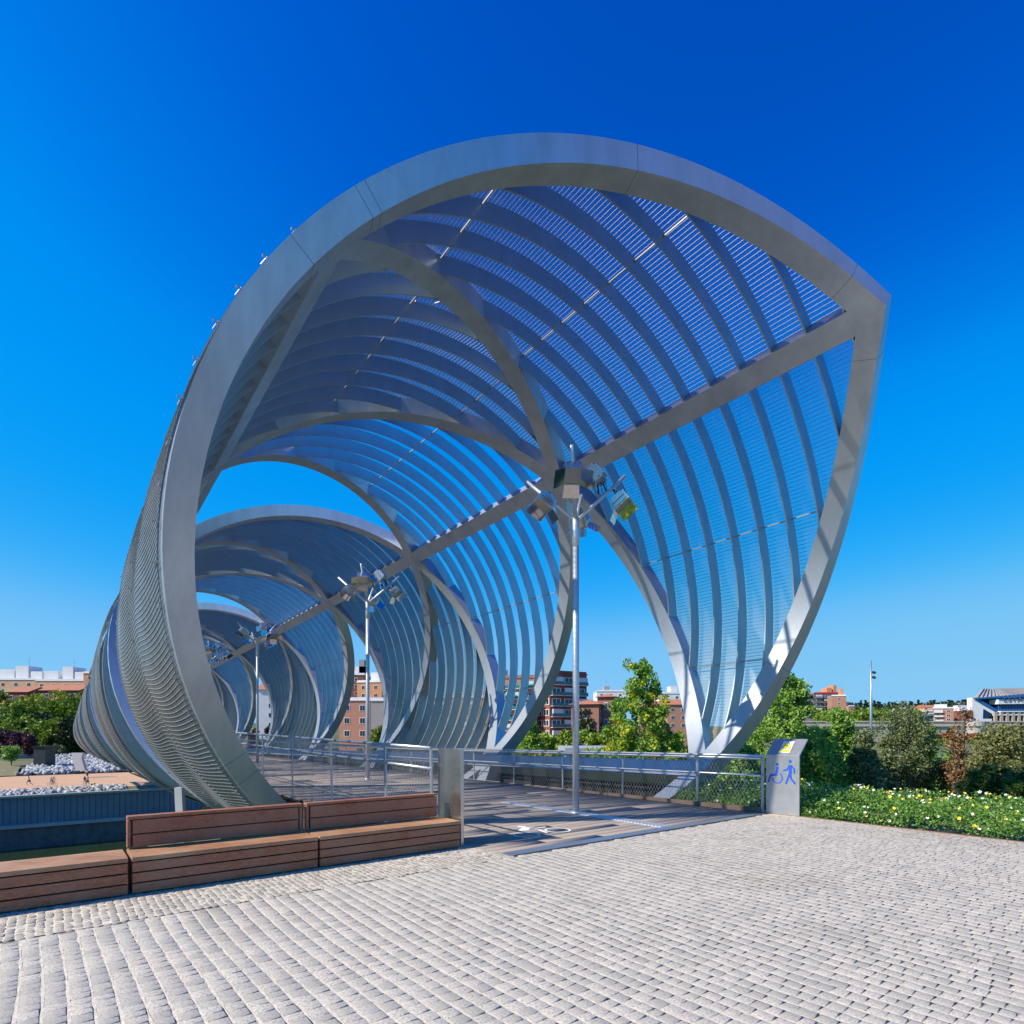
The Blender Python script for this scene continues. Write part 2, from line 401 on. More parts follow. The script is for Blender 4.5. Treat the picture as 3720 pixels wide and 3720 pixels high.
a_, b_ = PP.shape; i, j = np.meshgrid(np.arange(a_ - 1), np.arange(b_ - 1), indexing='ij'); i = i.ravel(); j = j.ravel()
F = np.stack([i * b_ + j, (i + 1) * b_ + j, (i + 1) * b_ + j + 1, i * b_ + j + 1], 1)
def groundmat():
    m, n, b = newmat('garden_ground'); c = coords(n)
    f = ramp(n, noise(n, .12, 6, .6, c), .42, .6); g = ramp(n, noise(n, 2.5, 5, .7, c), .35, .65)
    grass = mixcol(n, g, (.055, .10, .022), (.10, .145, .035)); earth = mixcol(n, g, (.20, .155, .10), (.13, .11, .07))
    n.links.new(mixcol(n, f, grass, earth), b.inputs['Base Color']); b.inputs['Roughness'].default_value = .9
    bump(n, b, g, .5, .05); return m
tag(fast_mesh('ground', V.reshape(-1, 3), F, groundmat(), smooth=True), kind='structure')
def quad_sheet(name, pts, mat, nx=1, kind='structure'):
    m = MB(); m.add(pts, [tuple(range(len(pts)))]); return tag(m.build(name, mat), kind=kind)
def watermat():
    m, n, b = newmat('river_water'); b.inputs['Base Color'].default_value = (.018, .035, .012, 1); b.inputs['Roughness'].default_value = .12
    f = noise(n, .8, 4, .6, coords(n, (1, 3, 1))); bump(n, b, f, .25, .05); return m
quad_sheet('river_water', [pq(-400, 20, -14.9), pq(400, 20, -14.9), pq(400, 108, -14.9), pq(-400, 108, -14.9)], watermat())
M_SAND = simple('sand_path', (.56, .34, .20), .95, c2=(.48, .29, .17), scale=.4)
m = MB()
for a in range(-80, 140, 20): m.add([pq(a, 117, -7.66), pq(a + 20, 117, -7.66), pq(a + 20, 156, -7.62), pq(a, 156, -7.62)], [(0, 1, 2, 3)])
tag(m.build('path', M_SAND), kind='structure')
M_WHITE = simple('white_paint', (.75, .75, .73), .5)
m = MB()
for a in np.arange(6, 60, 6.): m.add([pq(a, 124, -7.63), pq(a + 2.6, 124, -7.63), pq(a + 2.6, 124.5, -7.63), pq(a, 124.5, -7.63)], [(0, 1, 2, 3)])
tag(m.build('path_marking', M_WHITE), kind='structure')

# ---------------------------------------------------------------- paving of granite setts
def granite(name, c1, c2, c3, sc):
    m, n, b = newmat(name); c = coords(n)
    a = n.nodes.new('ShaderNodeAttribute'); a.attribute_name = 'tint'
    base = mixcol(n, a.outputs['Fac'], c1, c2); sp = noise(n, sc, 4, .75, c)
    base = mixcol(n, ramp(n, sp, .46, .62), base, c3)
    stain = ramp(n, noise(n, .5, 5, .6, c), .56, .75)
    x = n.nodes.new('ShaderNodeMix'); x.data_type = 'RGBA'; x.blend_type = 'MULTIPLY'; x.inputs[7].default_value = (.72, .70, .66, 1)
    n.links.new(stain, x.inputs[0]); n.links.new(base, x.inputs[6])
    n.links.new(x.outputs[2], b.inputs['Base Color']); b.inputs['Roughness'].default_value = .82
    bump(n, b, sp, .5, .006); return m
M_SETT = granite('granite_sett', (.58, .525, .445), (.42, .39, .34), (.30, .28, .25), 60)
M_CUBE = granite('rough_cube_sett', (.50, .45, .37), (.32, .30, .25), (.28, .25, .21), 90)
M_JOINT = simple('joint_sand', (.74, .66, .54), .95, c2=(.54, .48, .39), scale=25, bmp=.4)
def setts(name, p0, p1, q0, q1, wp, lo, hi, inset, mat, rough, warp=True):
    V, F, T = [], [], []; nv = 0; i = 0; p = p0; JV, JF = [], []
    while p < p1 - 1e-6:
        wd = wp * random.uniform(.93, 1.07); q = q0 - random.random() * hi
        while q < q1:
            L = random.uniform(lo, hi); cq, cp = q + L / 2, p + wd / 2
            c = pq(cp, cq)
            okv = c[1] > 1.2 and abs(c[0]) < c[1] * .87 + 1.6 and c[1] > 2.2
            if okv and cq < q1 and cq > q0:
                wob = (.016 * math.sin(cq * 1.7 + i * .23) + .012 * math.sin(cq * .6 + i * .1)) if warp else 0
                g = inset * random.uniform(.7, 1.4); hz = random.uniform(-1, 1) * rough
                tx, ty = random.uniform(-1, 1) * rough * .3, random.uniform(-1, 1) * rough * .6
                a0, a1, b0, b1 = p + wob + g * (1.7 if warp else 1), p + wob + wd - g * (1.1 if warp else .6), q + g * .72, q + L - g * .72
                if a1 - a0 > .015 and b1 - b0 > .015:
                    ch = min(.007, (b1 - b0) * .15)
                    jit = lambda: random.uniform(-1, 1) * .005
                    ring0 = [(a0, b0), (a1, b0), (a1, b1), (a0, b1)]
                    ringc = [(a + jit(), b + jit()) for a, b in ring0]
                    cx_, cy_ = (a0 + a1) / 2, (b0 + b1) / 2
                    ringt = [(a + math.copysign(ch, cx_ - a), b + math.copysign(ch, cy_ - b)) for a, b in ringc]
                    for r_, z in ((ring0, -.03), (ringc, -.004 + hz), (ringt, 0 + hz)):
                        for k_, (a, b) in enumerate(r_):
                            zz = z if z == -.03 else z + tx * (a - cx_) / wd * 2 + ty * (b - cy_) / L * 2
                            V.append(pq(a, b, zz))
                    for r_ in (0, 4):
                        for k_ in range(4): F.append((nv + r_ + k_, nv + r_ + (k_ + 1) % 4, nv + r_ + 4 + (k_ + 1) % 4, nv + r_ + 4 + k_))
                    F.append((nv + 8, nv + 9, nv + 10, nv + 11)); nv += 12; T += [random.random() ** 1.3 if random.random() > .05 else 1.6] * 12
            q += L
        if warp:
            qq = np.arange(q0, q1, .09); n0 = len(JV)
            for a in qq:
                wob = .016 * math.sin(a * 1.7 + i * .23) + .012 * math.sin(a * .6 + i * .1); h_ = .0068 + random.uniform(-.0035, .0055)
                zz = -.0006 + random.uniform(-.0012, .0006)
                JV += [pq(p + wob - h_ + .002, a, zz), pq(p + wob + h_ + .002, a, zz)]
            JF += [(n0 + 2 * t, n0 + 2 * t + 1, n0 + 2 * t + 3, n0 + 2 * t + 2) for t in range(len(qq) - 1)]
        p += wd; i += 1
    if warp: tag(fast_mesh('joint_sand_lines', JV, JF, M_JOINT), kind='structure')
    tag(fast_mesh(name, V, F, mat, attr=T), kind='structure')
setts('paving', -6.5, 10.95, -3.5, 5.88, .116, .074, .118, .0030, M_SETT, .0016)
setts('paving_strip', -4.5, 4.62, 5.90, 7.6, .063, .055, .075, .004, M_CUBE, .004, False)
m = MB(); m.add([pq(-40, -60, -.011), pq(10.98, -60, -.011), pq(10.98, 5.93, -.011), pq(4.6, 5.93, -.011), pq(4.6, 7.7, -.011), pq(-40, 7.7, -.011)], [tuple(range(6))])
js = MB(); js.add([pq(-40, 5.92, -.0035), pq(4.6, 5.92, -.0035), pq(4.6, 7.68, -.0035), pq(-40, 7.68, -.0035)], [(0, 1, 2, 3)]); tag(js.build('strip_joints', M_JOINT), kind='structure')
tag(m.build('paving_joints', simple('dark_joint_earth', (.26, .23, .19), .95, c2=(.16, .14, .12), scale=30)), kind='structure')
m = MB(); m.box(pq(10.99, -20, -.06), (.05, 52, .14), rz=math.atan2(DD[1], DD[0]) - math.pi / 2)
tag(m.build('paving_edge', simple('corten_edge', (.22, .12, .07), .8)), kind='structure')
# embankment below the plaza
m = MB(); m.box(pq(-17.8, 7.68, -4.1), (43.6, .16, 8.1), rz=math.atan2(DU[1], DU[0]))
tag(m.build('plaza_retaining_wall', simple('board_concrete', (.30, .30, .29), .85, var=.2, scale=1.5)), 'board-marked concrete retaining wall carrying the paved plaza above the river', 'wall')

# ---------------------------------------------------------------- bridge deck
def deckmat():
    m, n, b = newmat('deck_boards'); c = coords(n, (1.2, 14, 1), (0, 0, -math.atan2(DU[1], DU[0])))
    f = ramp(n, noise(n, 1.6, 6, .7, c), .3, .7)
    a = n.nodes.new('ShaderNodeAttribute'); a.attribute_name = 'tint'
    col = mixcol(n, a.outputs['Fac'], (.27, .225, .20), (.19, .16, .145)); col = mixcol(n, f, col, (.32, .28, .25))
    n.links.new(col, b.inputs['Base Color']); b.inputs['Roughness'].default_value = .72; bump(n, b, f, .3, .004); return m
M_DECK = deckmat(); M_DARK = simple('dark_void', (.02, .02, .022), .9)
V, F, T = [], [], []; nv = 0
def plank(q0, q1, p0, p1, z0, z1):
    global nv
    for a in (p0, p1):
        for b in (q0, q1):
            for z in (z0, z1): V.append(pq(a, b, z))
    F.extend([(nv + i_ for i_ in f) for f in ((0, 1, 3, 2), (4, 6, 7, 5), (0, 4, 5, 1), (2, 3, 7, 6), (0, 2, 6, 4), (1, 5, 7, 3))]); F[-6:] = [tuple(f) for f in F[-6:]]
    T.extend([random.random()] * 8); nv += 8
q = 6.17
while q < 118:
    wdt = .192 if q < 40 else .6; cuts = [4.58, 10.9]
    for c_ in sorted(random.sample([5.6, 6.6, 7.6, 8.6, 9.6], 1)): cuts.insert(-1, c_)
    for a, b in zip(cuts[:-1], cuts[1:]): plank(q, q + wdt - (.017 if q < 40 else .04), a + .002, b - .002, -.05, random.uniform(-.001, .001))
    q += wdt
tag(fast_mesh('bridge_deck', V, F, M_DECK, attr=T), kind='structure')
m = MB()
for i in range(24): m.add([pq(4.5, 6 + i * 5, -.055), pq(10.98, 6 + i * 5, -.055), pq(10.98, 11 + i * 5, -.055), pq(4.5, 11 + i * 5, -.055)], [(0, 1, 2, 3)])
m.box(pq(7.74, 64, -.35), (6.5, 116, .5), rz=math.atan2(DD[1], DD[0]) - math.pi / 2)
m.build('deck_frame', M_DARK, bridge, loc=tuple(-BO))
m = MB(); m.box(pq(7.8, 6.055, -.02), (6.35, .20, .05), rz=math.atan2(DU[1], DU[0]))
tag(m.build('deck_threshold', simple('zinc_strip', (.33, .36, .40), .4, .7)), kind='structure')
# perforated steel strip on the deck and raised studs
m = MB(); uz = math.atan2(DU[1], DU[0])
m.box(pq(8.07, 8.35, .004), (.30, 4.4, .006), rz=uz)
for qq in np.arange(6.2, 10.5, .075): m.box(pq(8.07, qq, .011), (.24, .034, .012), rz=uz)
tag(m.build('drain_grating', simple('stamped_steel', (.66, .67, .68), .45, .5)), 'stamped steel grating strip set in the deck boards by the nearest lamp post', 'grating')
m = MB()
for i in range(9):
    for j in range(8): m.tube([pq(9.0 + j * .22 + (i % 2) * .11, 6.35 + i * .13, 0), pq(9.0 + j * .22 + (i % 2) * .11, 6.35 + i * .13, .008)], .012, 6)
tag(m.build('deck_studs', M_ROD), 'small round steel warning studs across the right end of the deck', 'studs', kind='stuff')
# cycle symbol painted on the boards
BK0 = np.array([.224, 9.04, 0.])
M_MARK = simple('road_white', (.80, .80, .78), .6)
m = MB(); lay = [0]
def bk(a, b): lay[0] += 1; return BK0 + U3 * a + D3 * b + Z3 * (.004 + .0004 * lay[0])
def disc(m, c, r, n=20, r2=None, a0=0, a1=TAU, ex=U3, ey=D3, ez=Z3, t=.0015):
    c = np.array(c); ra = r2 if r2 else 0; ang = np.linspace(a0, a1, n + 1)
    for i in range(n):
        A, B = ang[i], ang[i + 1]
        f = lambda rr, a: (rr * math.cos(a), rr * math.sin(a))
        poly = [f(ra, A), f(r, A), f(r, B), f(ra, B)] if ra else [(0, 0), f(r, A), f(r, B)]
        m.prism(poly, c, ex, ey, ez, t)
def stroke(m, c0, pts, w_, ex, ey, ez, t=.0015, step=.0004):
    for i in range(len(pts) - 1):
        a, b = np.array(pts[i], float), np.array(pts[i + 1], float); d = b - a; L = np.linalg.norm(d); d /= L; n_ = np.array([-d[1], d[0]]) * w_ / 2
        o_ = np.array(c0) + np.array(ez) * (i * 2 * step)
        m.prism([tuple(a + n_), tuple(a - n_), tuple(b - n_), tuple(b + n_)], o_, ex, ey, ez, t)
        for e in (a, b): o_ = o_ + np.array(ez) * step * .5; disc(m, o_ + np.array(ex) * e[0] + np.array(ey) * e[1], w_ / 2, 10, ex=ex, ey=ey, ez=ez, t=t)
disc(m, bk(0, 0), .215, 28, .18); disc(m, bk(.67, .03), .215, 28, .18); disc(m, bk(.42, .64), .075, 14)
b0 = BK0 + Z3 * .004
stroke(m, b0, [(.40, .50), (.22, .36)], .15, U3, D3, Z3); stroke(m, b0 + Z3 * .003, [(.40, .50), (.52, .36), (.70, .37)], .055, U3, D3, Z3)
stroke(m, b0 + Z3 * .006, [(.20, .33), (.42, .20), (.36, -.05)], .06, U3, D3, Z3)
tag(m.build('cycle_symbol', M_MARK), kind='structure')
# toe board
m = MB(); L = 112
for i in range(28):
    q0 = 6.1 + i * 4; dz = -.012 * min(q0 - 6, 20)
    m.bar(pq(10.93, q0, .045 + dz), pq(10.93, q0 + 3.985, .045 + dz - .04), .07, .11)
m.build('toe_board', simple('toe_board_wood', (.20, .14, .11), .7, var=.3, scale=2), bridge, loc=tuple(-BO))

# ---------------------------------------------------------------- railings
M_NET = simple('steel_cable', (.50, .51, .52), .4, .6)
def railing(name, p, qs_, zt, slope, lean, label, gap, double):
    r = empty(name, tuple(pq(p, qs_[0], 0)), 0, label, 'railing'); o = np.array(r.location)
    z = lambda q: zt + slope * (q - qs_[0]) if q < qs_[0] + 14 else zt + slope * 14
    zb = lambda q: z(q) - zt
    pts = [pq(p, q, z(q)) - o for q in qs_]
    m = MB(); m.tube(pts, .028, 10); m.build('handrail', M_GALV, r, True)
    ins = (-.09 if double else .0)
    m = MB(); m.tube([pq(p + ins, q, z(q) - (.045 if double else .30)) - o for q in qs_], .024 if not double else .026, 10); m.build('handrail', M_GALV, r, True)
    if double: m = MB(); m.tube([pq(p + ins, q, z(q) - gap) - o for q in qs_], .022, 10); m.build('handrail', M_GALV, r, True)
    for q in qs_[:40]:
        m = MB(); zz = zb(q)
        m.bar(pq(p + lean, q, zz - .08) - o, pq(p, q, z(q) - .01) - o, .022, .055, up=D3)
        if double:
            m.bar(pq(p, q, z(q) - .07) - o, pq(p + ins, q, z(q) - .07) - o, .02, .05); m.bar(pq(p, q, z(q) - gap - .04) - o, pq(p + ins, q, z(q) - gap - .03) - o, .02, .05)
        m.box(pq(p + lean, q, zz - .02) - o, (.12, .1, .05), rz=uz); m.build('post', M_GALV, r)
    m = MB(); h = zt - .12; qe = min(qs_[-1], qs_[0] + 26); dq = .085
    for q in np.arange(qs_[0] - h * .6, qe, dq):
        for sg in (1, -1):
            qa, qb = (q, q + h * .6) if sg > 0 else (q + h * .6, q)
            t0, t1 = 0., 1.
            lo, hi = qs_[0] + .03, qe
            A = pq(p, qa, zb(q) + .06); B = pq(p, qb, zb(q) + .06 + h)
            ta = [(lo - qa) / (qb - qa), (hi - qa) / (qb - qa)]; ta.sort(); t0, t1 = max(0, ta[0]), min(1, ta[1])
            if t1 - t0 < .05: continue
            off = U3 * (.003 * sg + lean * .5)
            m.bar(A + (B - A) * t0 - o + off, A + (B - A) * t1 - o + off, .0030, .0030)
    m.tube([pq(p + lean * .9, q, zb(q) + .07) - o for q in (qs_[0], qe)], .006, 6)
    tag(m.build('cable_net', M_NET, r), kind='stuff')
    return r
lq = [7.5] + [9.0 + 2.4 * i for i in range(44)]; rq = [6.07, 7.55] + [9.65 + 2.14 * i for i in range(48)]
railing('railing', 4.36, lq, 1.35, .017, .03, 'steel handrail with cable net along the river side of the deck behind the bench', .3, False)
railing('railing', 10.97, rq, 1.11, -.012, .0, 'double tubed steel handrail with cable net along the garden side of the deck', .38, True)

# ---------------------------------------------------------------- bench
def woodmat(name, c1, c2, c3):
    m, n, b = newmat(name); c = coords(n, (1.1, 16, 26), (0, 0, -uz)); c0 = coords(n)
    g = ramp(n, noise(n, 1.6, 7, .75, c, 1.6), .36, .64); k = ramp(n, noise(n, 2.2, 4, .6, c0), .35, .7)
    a = n.nodes.new('ShaderNodeAttribute'); a.attribute_name = 'tint'
    col = mixcol(n, g, c1, c2); col = mixcol(n, k, col, c3)
    n.links.new(col, b.inputs['Base Color']); b.inputs['Roughness'].default_value = .62; bump(n, b, g, .25, .003); return m
M_TEAK = woodmat('weathered_hardwood', (.46, .17, .075), (.17, .055, .028), (.34, .17, .10))
M_TEAK2 = woodmat('bleached_hardwood_top', (.42, .21, .10), (.22, .095, .045), (.46, .27, .15))
bench = empty('long_bench', tuple(pq(-2.5, 6.8, 0)), 0, 'long backed hardwood plank bench at the plaza edge above the river', 'bench'); bo = np.array(bench.location)
def pbox(m, p0, p1, q0, q1, z0, z1, o): m.box(pq((p0 + p1) / 2, (q0 + q1) / 2, (z0 + z1) / 2) - o, (p1 - p0, q1 - q0, z1 - z0), rz=uz)
mods = [(-5.6, -3.6), (-3.56, -1.5), (-1.46, .59), (.62, 2.45), (2.47, 4.42)]
for a, b in mods:
    m = MB(); q0 = 6.80
    for z0, z1 in ((.015, .105), (.118, .208), (.221, .311)): pbox(m, a + .004, b - .004, q0, q0 + .03, z0, z1, bo)
    for pe in (a + .004, b - .034): 
        for z0, z1 in ((.015, .105), (.118, .208), (.221, .311)): pbox(m, pe, pe + .03, q0 + .034, q0 + .52, z0, z1, bo)
    pbox(m, a + .005, b - .005, q0 + .51, q0 + .54, .02, .31, bo)
    m.build('front_planks', M_TEAK, bench, bevel=.003)
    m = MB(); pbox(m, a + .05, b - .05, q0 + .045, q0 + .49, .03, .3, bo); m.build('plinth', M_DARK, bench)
    m = MB()
    for i in range(4): pbox(m, a + .002, b - .002, q0 - .006 + i * .138, q0 - .006 + i * .138 + .134, .324, .366, bo)
    m.build('seat', M_TEAK2, bench, bevel=.003)
for a, b in ((.62, 2.42), (2.47, 4.32)):
    m = MB()
    for z0, z1 in ((.385, .515), (.528, .668)): pbox(m, a + .05, b - .05 if b < 3 else b, 7.26, 7.29, z0, z1, bo)
    for z0, z1 in ((.385, .515), (.528, .668)): pbox(m, a, b, 7.33, 7.36, z0, z1, bo); pbox(m, a, a + .03, 7.292, 7.328, z0, z1, bo)
    for pe in (a + .002, b - .03): pbox(m, pe, pe + .028, 7.262, 7.288, .38, .668, bo) if pe < 3.5 else None
    pbox(m, a, b, 7.245, 7.37, .68, .712, bo)
    m.build('backrest', M_TEAK, bench, bevel=.003)
# steel end plate of the railing
def brushed():
    m, n, b = newmat('stained_stainless'); b.inputs['Metallic'].default_value = .95; c = coords(n)
    f = ramp(n, noise(n, 2.6, 5, .55, c, .5), .3, .75)
    n.links.new(mixcol(n, f, (.50, .48, .44), (.58, .58, .58)), b.inputs['Base Color'])
    r = n.nodes.new('ShaderNodeMapRange'); r.inputs['To Min'].default_value = .24; r.inputs['To Max'].default_value = .36
    n.links.new(f, r.inputs['Value']); n.links.new(r.outputs[0], b.inputs['Roughness']); return m
M_PLATE = brushed()
m = MB(); ep = np.array(pq(4.52, 6.88, 0)); pbox(m, 4.48, 4.53, 6.88, 7.50, 0, 1.345, ep)
o = tag(m.build('end_plate', M_PLATE, bevel=.004), 'tall stained stainless steel plate closing the railing beside the bench end', 'steel plate'); o.location = tuple(ep)

# ---------------------------------------------------------------- information sign
sgn = empty('sign_panel', tuple(pq(10.97, 6.0, 0)), 0, 'folded steel sign panel with blue wheelchair and walker pictograms', 'sign'); so_ = np.array(sgn.location)
M_SIGN = simple('brushed_sign_steel', (.55, .57, .60), .36, .75, c2=(.44, .46, .49), scale=5)
NQ = -D3                                               # towards the right of the panel
m = MB(); prof = [(0, 0), (0, 1.14), (.325, 1.445), (.345, 1.425), (.03, 1.128), (.03, 0)]
m.prism(prof, (0, 0, 0), U3, Z3, NQ, .648); m.build('panel', M_SIGN, sgn, bevel=.002)
M_BLUE = simple('pictogram_blue', (.01, .09, .55), .5)
def sp(cx, cy): return ((cx - 228) * .957e-3, (1688 + (cx - 228) / 677 * 69 - cy) * .993e-3)
NZ = -U3
def fig(name, strokes, head, arc=None):
    m = MB(); o_ = NZ * .001
    for k_, (pts, w_) in enumerate(strokes): stroke(m, o_ + NZ * .003 * k_ * .4, [sp(*q) for q in pts], w_ * .97e-3, NQ, Z3, NZ, t=.0012)
    c = sp(*head[:2]); disc(m, o_ + NQ * c[0] + Z3 * c[1], head[2] * .97e-3, 20, ex=NQ, ey=Z3, ez=NZ, t=.002)
    if arc: c = sp(*arc[:2]); disc(m, o_ + NQ * c[0] + Z3 * c[1], arc[2] * .97e-3, 26, (arc[2] - 22) * .97e-3, arc[3], arc[4], ex=NQ, ey=Z3, ez=NZ, t=.002)
    m.build(name, M_BLUE, sgn)
fig('wheelchair_pictogram', [([(470, 812), (440, 945)], 50), ([(450, 950), (325, 950)], 38), ([(325, 950), (280, 1072)], 36)], (465, 748, 31), (465, 1010, 112, -math.pi * 1.0 + .02, R_(66)))
fig('walker_pictogram', [([(728, 800), (728, 930)], 62), ([(705, 795), (662, 862), (597, 872)], 30), ([(752, 795), (812, 865), (806, 930)], 30), ([(716, 935), (645, 1120)], 34), ([(735, 930), (740, 1030), (820, 1130)], 34)], (728, 708, 32))
tn = np.array(U3 * .305 + Z3 * .305); tn /= np.linalg.norm(tn); tnn = np.cross(NQ, tn); tnn = tnn if tnn @ NZ > 0 else -tnn
o1 = Z3 * 1.14 + tnn * .002
def tri(pts, off): return [(a, b) for a, b in pts]
m = MB(); m.prism([(.225, .06), (.44, .06), (.44, .36), (.225, .36)], o1, NQ, tn, tnn, .002); m.build('notice', M_WHITE, sgn)
M_YEL = simple('notice_yellow', (.85, .72, .02), .5)
m = MB(); m.prism([(.25, .17), (.42, .17), (.335, .33)], o1 + tnn * .003, NQ, tn, tnn, .001); m.prism([(.25, .075), (.42, .075), (.42, .135), (.25, .135)], o1 + tnn * .003, NQ, tn, tnn, .001)
m.build('warning_triangle', M_YEL, sgn)
m = MB(); stroke(m, o1 + tnn * .005, [(.25, .165), (.425, .165), (.335, .335), (.25, .165)], .006, NQ, tn, tnn, t=.0006); stroke(m, o1 + tnn * .006, [(.325, .21), (.345, .235), (.33, .26)], .012, NQ, tn, tnn, t=.0006)
m.build('warning_outline', M_DARK, sgn)

# ---------------------------------------------------------------- lamp posts with floodlights
M_POLE = simple('lamp_post_steel', (.56, .61, .66), .4, .5, c2=(.48, .53, .58), scale=8)
M_MIRROR = simple('mirror_reflector', (.78, .77, .74), .05, 1.0)
M_HOUS = simple('floodlight_housing', (.62, .63, .64), .22, .95)
M_LENS = simple('floodlight_glass', (.40, .41, .38), .15, .5)
M_CABLE = simple('black_cable', (.015, .015, .015), .5)
def floodlight(parent, pos, az, tilt, flaps=(1, 1, 1)):
    """box floodlight: housing, glass, mirrored flaps; az: facing direction, tilt: below horizontal"""
    pos = np.array(pos, float); f = np.array([math.cos(az) * math.cos(tilt), math.sin(az) * math.cos(tilt), -math.sin(tilt)])
    s_ = np.cross(f, Z3); s_ /= np.linalg.norm(s_); t_ = np.cross(s_, f)
    M = np.stack([s_, f, t_], 1)
    m = MB(); m.box(pos, (.30, .17, .36), M=M); m.box(pos - f * .11, (.22, .06, .26), M=M)
    for k_ in (-1, 1): m.box(pos + s_ * .17 * k_ - f * .02, (.012, .05, .30), M=M)
    h = m.build('floodlight', M_HOUS, parent, bevel=.006)
    m = MB(); m.box(pos + f * .088, (.25, .004, .30), M=M)
    for k_ in (-1, 1): m.box(pos + f * .095 + s_ * .137 * k_, (.022, .02, .36), M=M); m.box(pos + f * .095 + t_ * .168 * k_, (.30, .018, .022), M=M)
    m.build('glass', M_LENS, h)
    m = MB()
    for (dx, dy), on in zip(((-1, 0), (1, 0), (0, -1)), flaps):
        if not on: continue
        n_ = s_ * dx + t_ * dy; e = t_ if dx else s_; hl = .17 if dx else .14
        a = pos + f * .10 + n_ * (.15 if dx else .18); b = a + f * .12 + n_ * .20
        q = [a - e * hl, a + e * hl, b + e * hl * 1.15, b - e * hl * 1.15]; nn = np.cross(b - a, e); nn /= np.linalg.norm(nn)
        m.add([*q, *[v + nn * .004 for v in q]], [(0, 1, 2, 3), (7, 6, 5, 4), (0, 4, 5, 1), (1, 5, 6, 2), (2, 6, 7, 3), (3, 7, 4, 0)])
    if m.n: m.build('reflector_flap', M_MIRROR, h)
    return h
def lamp_post(X, Y, zj, rot, label):
    r = empty('lamp_post', (X, Y, 0), 0, label, 'lamp post', 'lamp posts along the middle of the deck')
    m = MB(); m.tube([(0, 0, -.02), (0, 0, 2.5), (0, 0, zj + .02)], [.066, .064, .060], 20); m.tube([(0, 0, -.01), (0, 0, .03)], .10, 16)
    m.tube([(0, 0, zj - .55), (0, 0, zj - .545), (0, 0, zj - .01), (0, 0, zj)], [.062, .069, .069, .062], 20)
    m.build('pole', M_POLE, r, True)
    c, s_ = math.cos(rot), math.sin(rot); rt = lambda v: np.array([v[0] * c - v[1] * s_, v[0] * s_ + v[1] * c, v[2] + zj])
    arms = [(-.95, .25, .82), (1.03, .35, .98), (-.17, -.9, 1.0), (.2, .75, .75)]
    for a in arms:
        m = MB(); m.tube([rt((a[0] * .03, a[1] * .03, -.03)), rt(a)], .036, 12); m.build('arm', M_POLE, r, True)
    ra = math.atan2(s_, c)
    F_ = floodlight
    F_(r, rt((-.60, .12, .38)), ra + R_(200), R_(62)); F_(r, rt((-.13, -.62, .62)), ra + R_(-88), R_(58))
    F_(r, rt((.42, .10, .90)), ra + R_(150), R_(38)); F_(r, rt((.92, .30, .45)), ra + R_(-25), R_(52)); F_(r, rt((.15, .45, .12)), ra + R_(70), R_(55))
    m = MB()
    for a, b in (((-.50, .12, .56), (-.60, .12, .42)), ((.62, .2, .62), (.5, .12, .86)), ((.75, .26, .70), (.88, .30, .52)), ((-.12, -.6, .72), (-.13, -.62, .66)), ((.12, .42, .40), (.15, .45, .16))):
        a, b = rt(a), rt(b); mid = (a + b) / 2 + np.array([.09, -.05, -.03]); t = np.linspace(0, 1, 9)[:, None]
        m.tube((1 - t) ** 2 * a + 2 * t * (1 - t) * mid + t * t * b, .008, 6)
        m.bar(a, b, .03, .012)
    m.build('bracket_and_cable', M_CABLE, r, True)
    return r
lamp_post(1.245, 11.5, 5.74, 0, 'nearest lamp post with mirrored floodlights, standing full height in the middle of the deck')
lamp_post(-4.76, 19.45, 5.85, R_(12), 'second lamp post along the deck, seen above the steel end plate')
l3 = lamp_post(-12.5, 28.95, 5.8, R_(-35), 'third lamp post with green graffiti low on its pole')
lamp_post(-18.6, 36.4, 6.0, R_(30), 'farthest lamp post, only its floodlight cluster showing past the front arch')
m = MB(); 
for i in range(6):
    z0 = .62 + i * .17; a0 = -1.9 + (i % 2) * .3
    pts = [(.068 * math.cos(a0 + t_), .068 * math.sin(a0 + t_), z0 + .07 * math.sin(t_ * 6 + i)) for t_ in np.linspace(0, 1.1, 9)]
    m.tube(pts, .014, 5)
m.build('graffiti', simple('green_spray', (.03, .30, .09), .6), l3)

# ---------------------------------------------------------------- trees and shrubs
def leaves(n, centers, rad, size, rng, aspect=1.7, up=.25):
    """n leaf quads gathered in clumps; returns V, F, tint"""
    k = len(centers); idx = rng.integers(0, k, n); r = rad[idx][:, None] if rad.ndim == 1 else rad[idx]
    d = rng.normal(size=(n, 3)); d /= np.linalg.norm(d, axis=1)[:, None]; d *= (rng.random(n) ** .45)[:, None]
    P = centers[idx] + d * r
    nrm_ = rng.normal(size=(n, 3)); nrm_[:, 2] += up * 2; nrm_ /= np.linalg.norm(nrm_, axis=1)[:, None]
    t = np.cross(nrm_, rng.normal(size=(n, 3))); t /= np.linalg.norm(t, axis=1)[:, None] + 1e-9; b = np.cross(nrm_, t)
    s = (size * rng.uniform(.6, 1.3, n))[:, None]
    a = t * s * aspect / 2; c = b * s / 2
    V = np.stack([P - a, P + c, P + a, P - c], 1).reshape(-1, 3)
    F = np.arange(n * 4).reshape(n, 4)
    cl = rng.random(k)[idx]; T = np.clip(rng.random(n) * .6 + cl * .4, 0, 1)
    return V, F, np.repeat(T, 4)
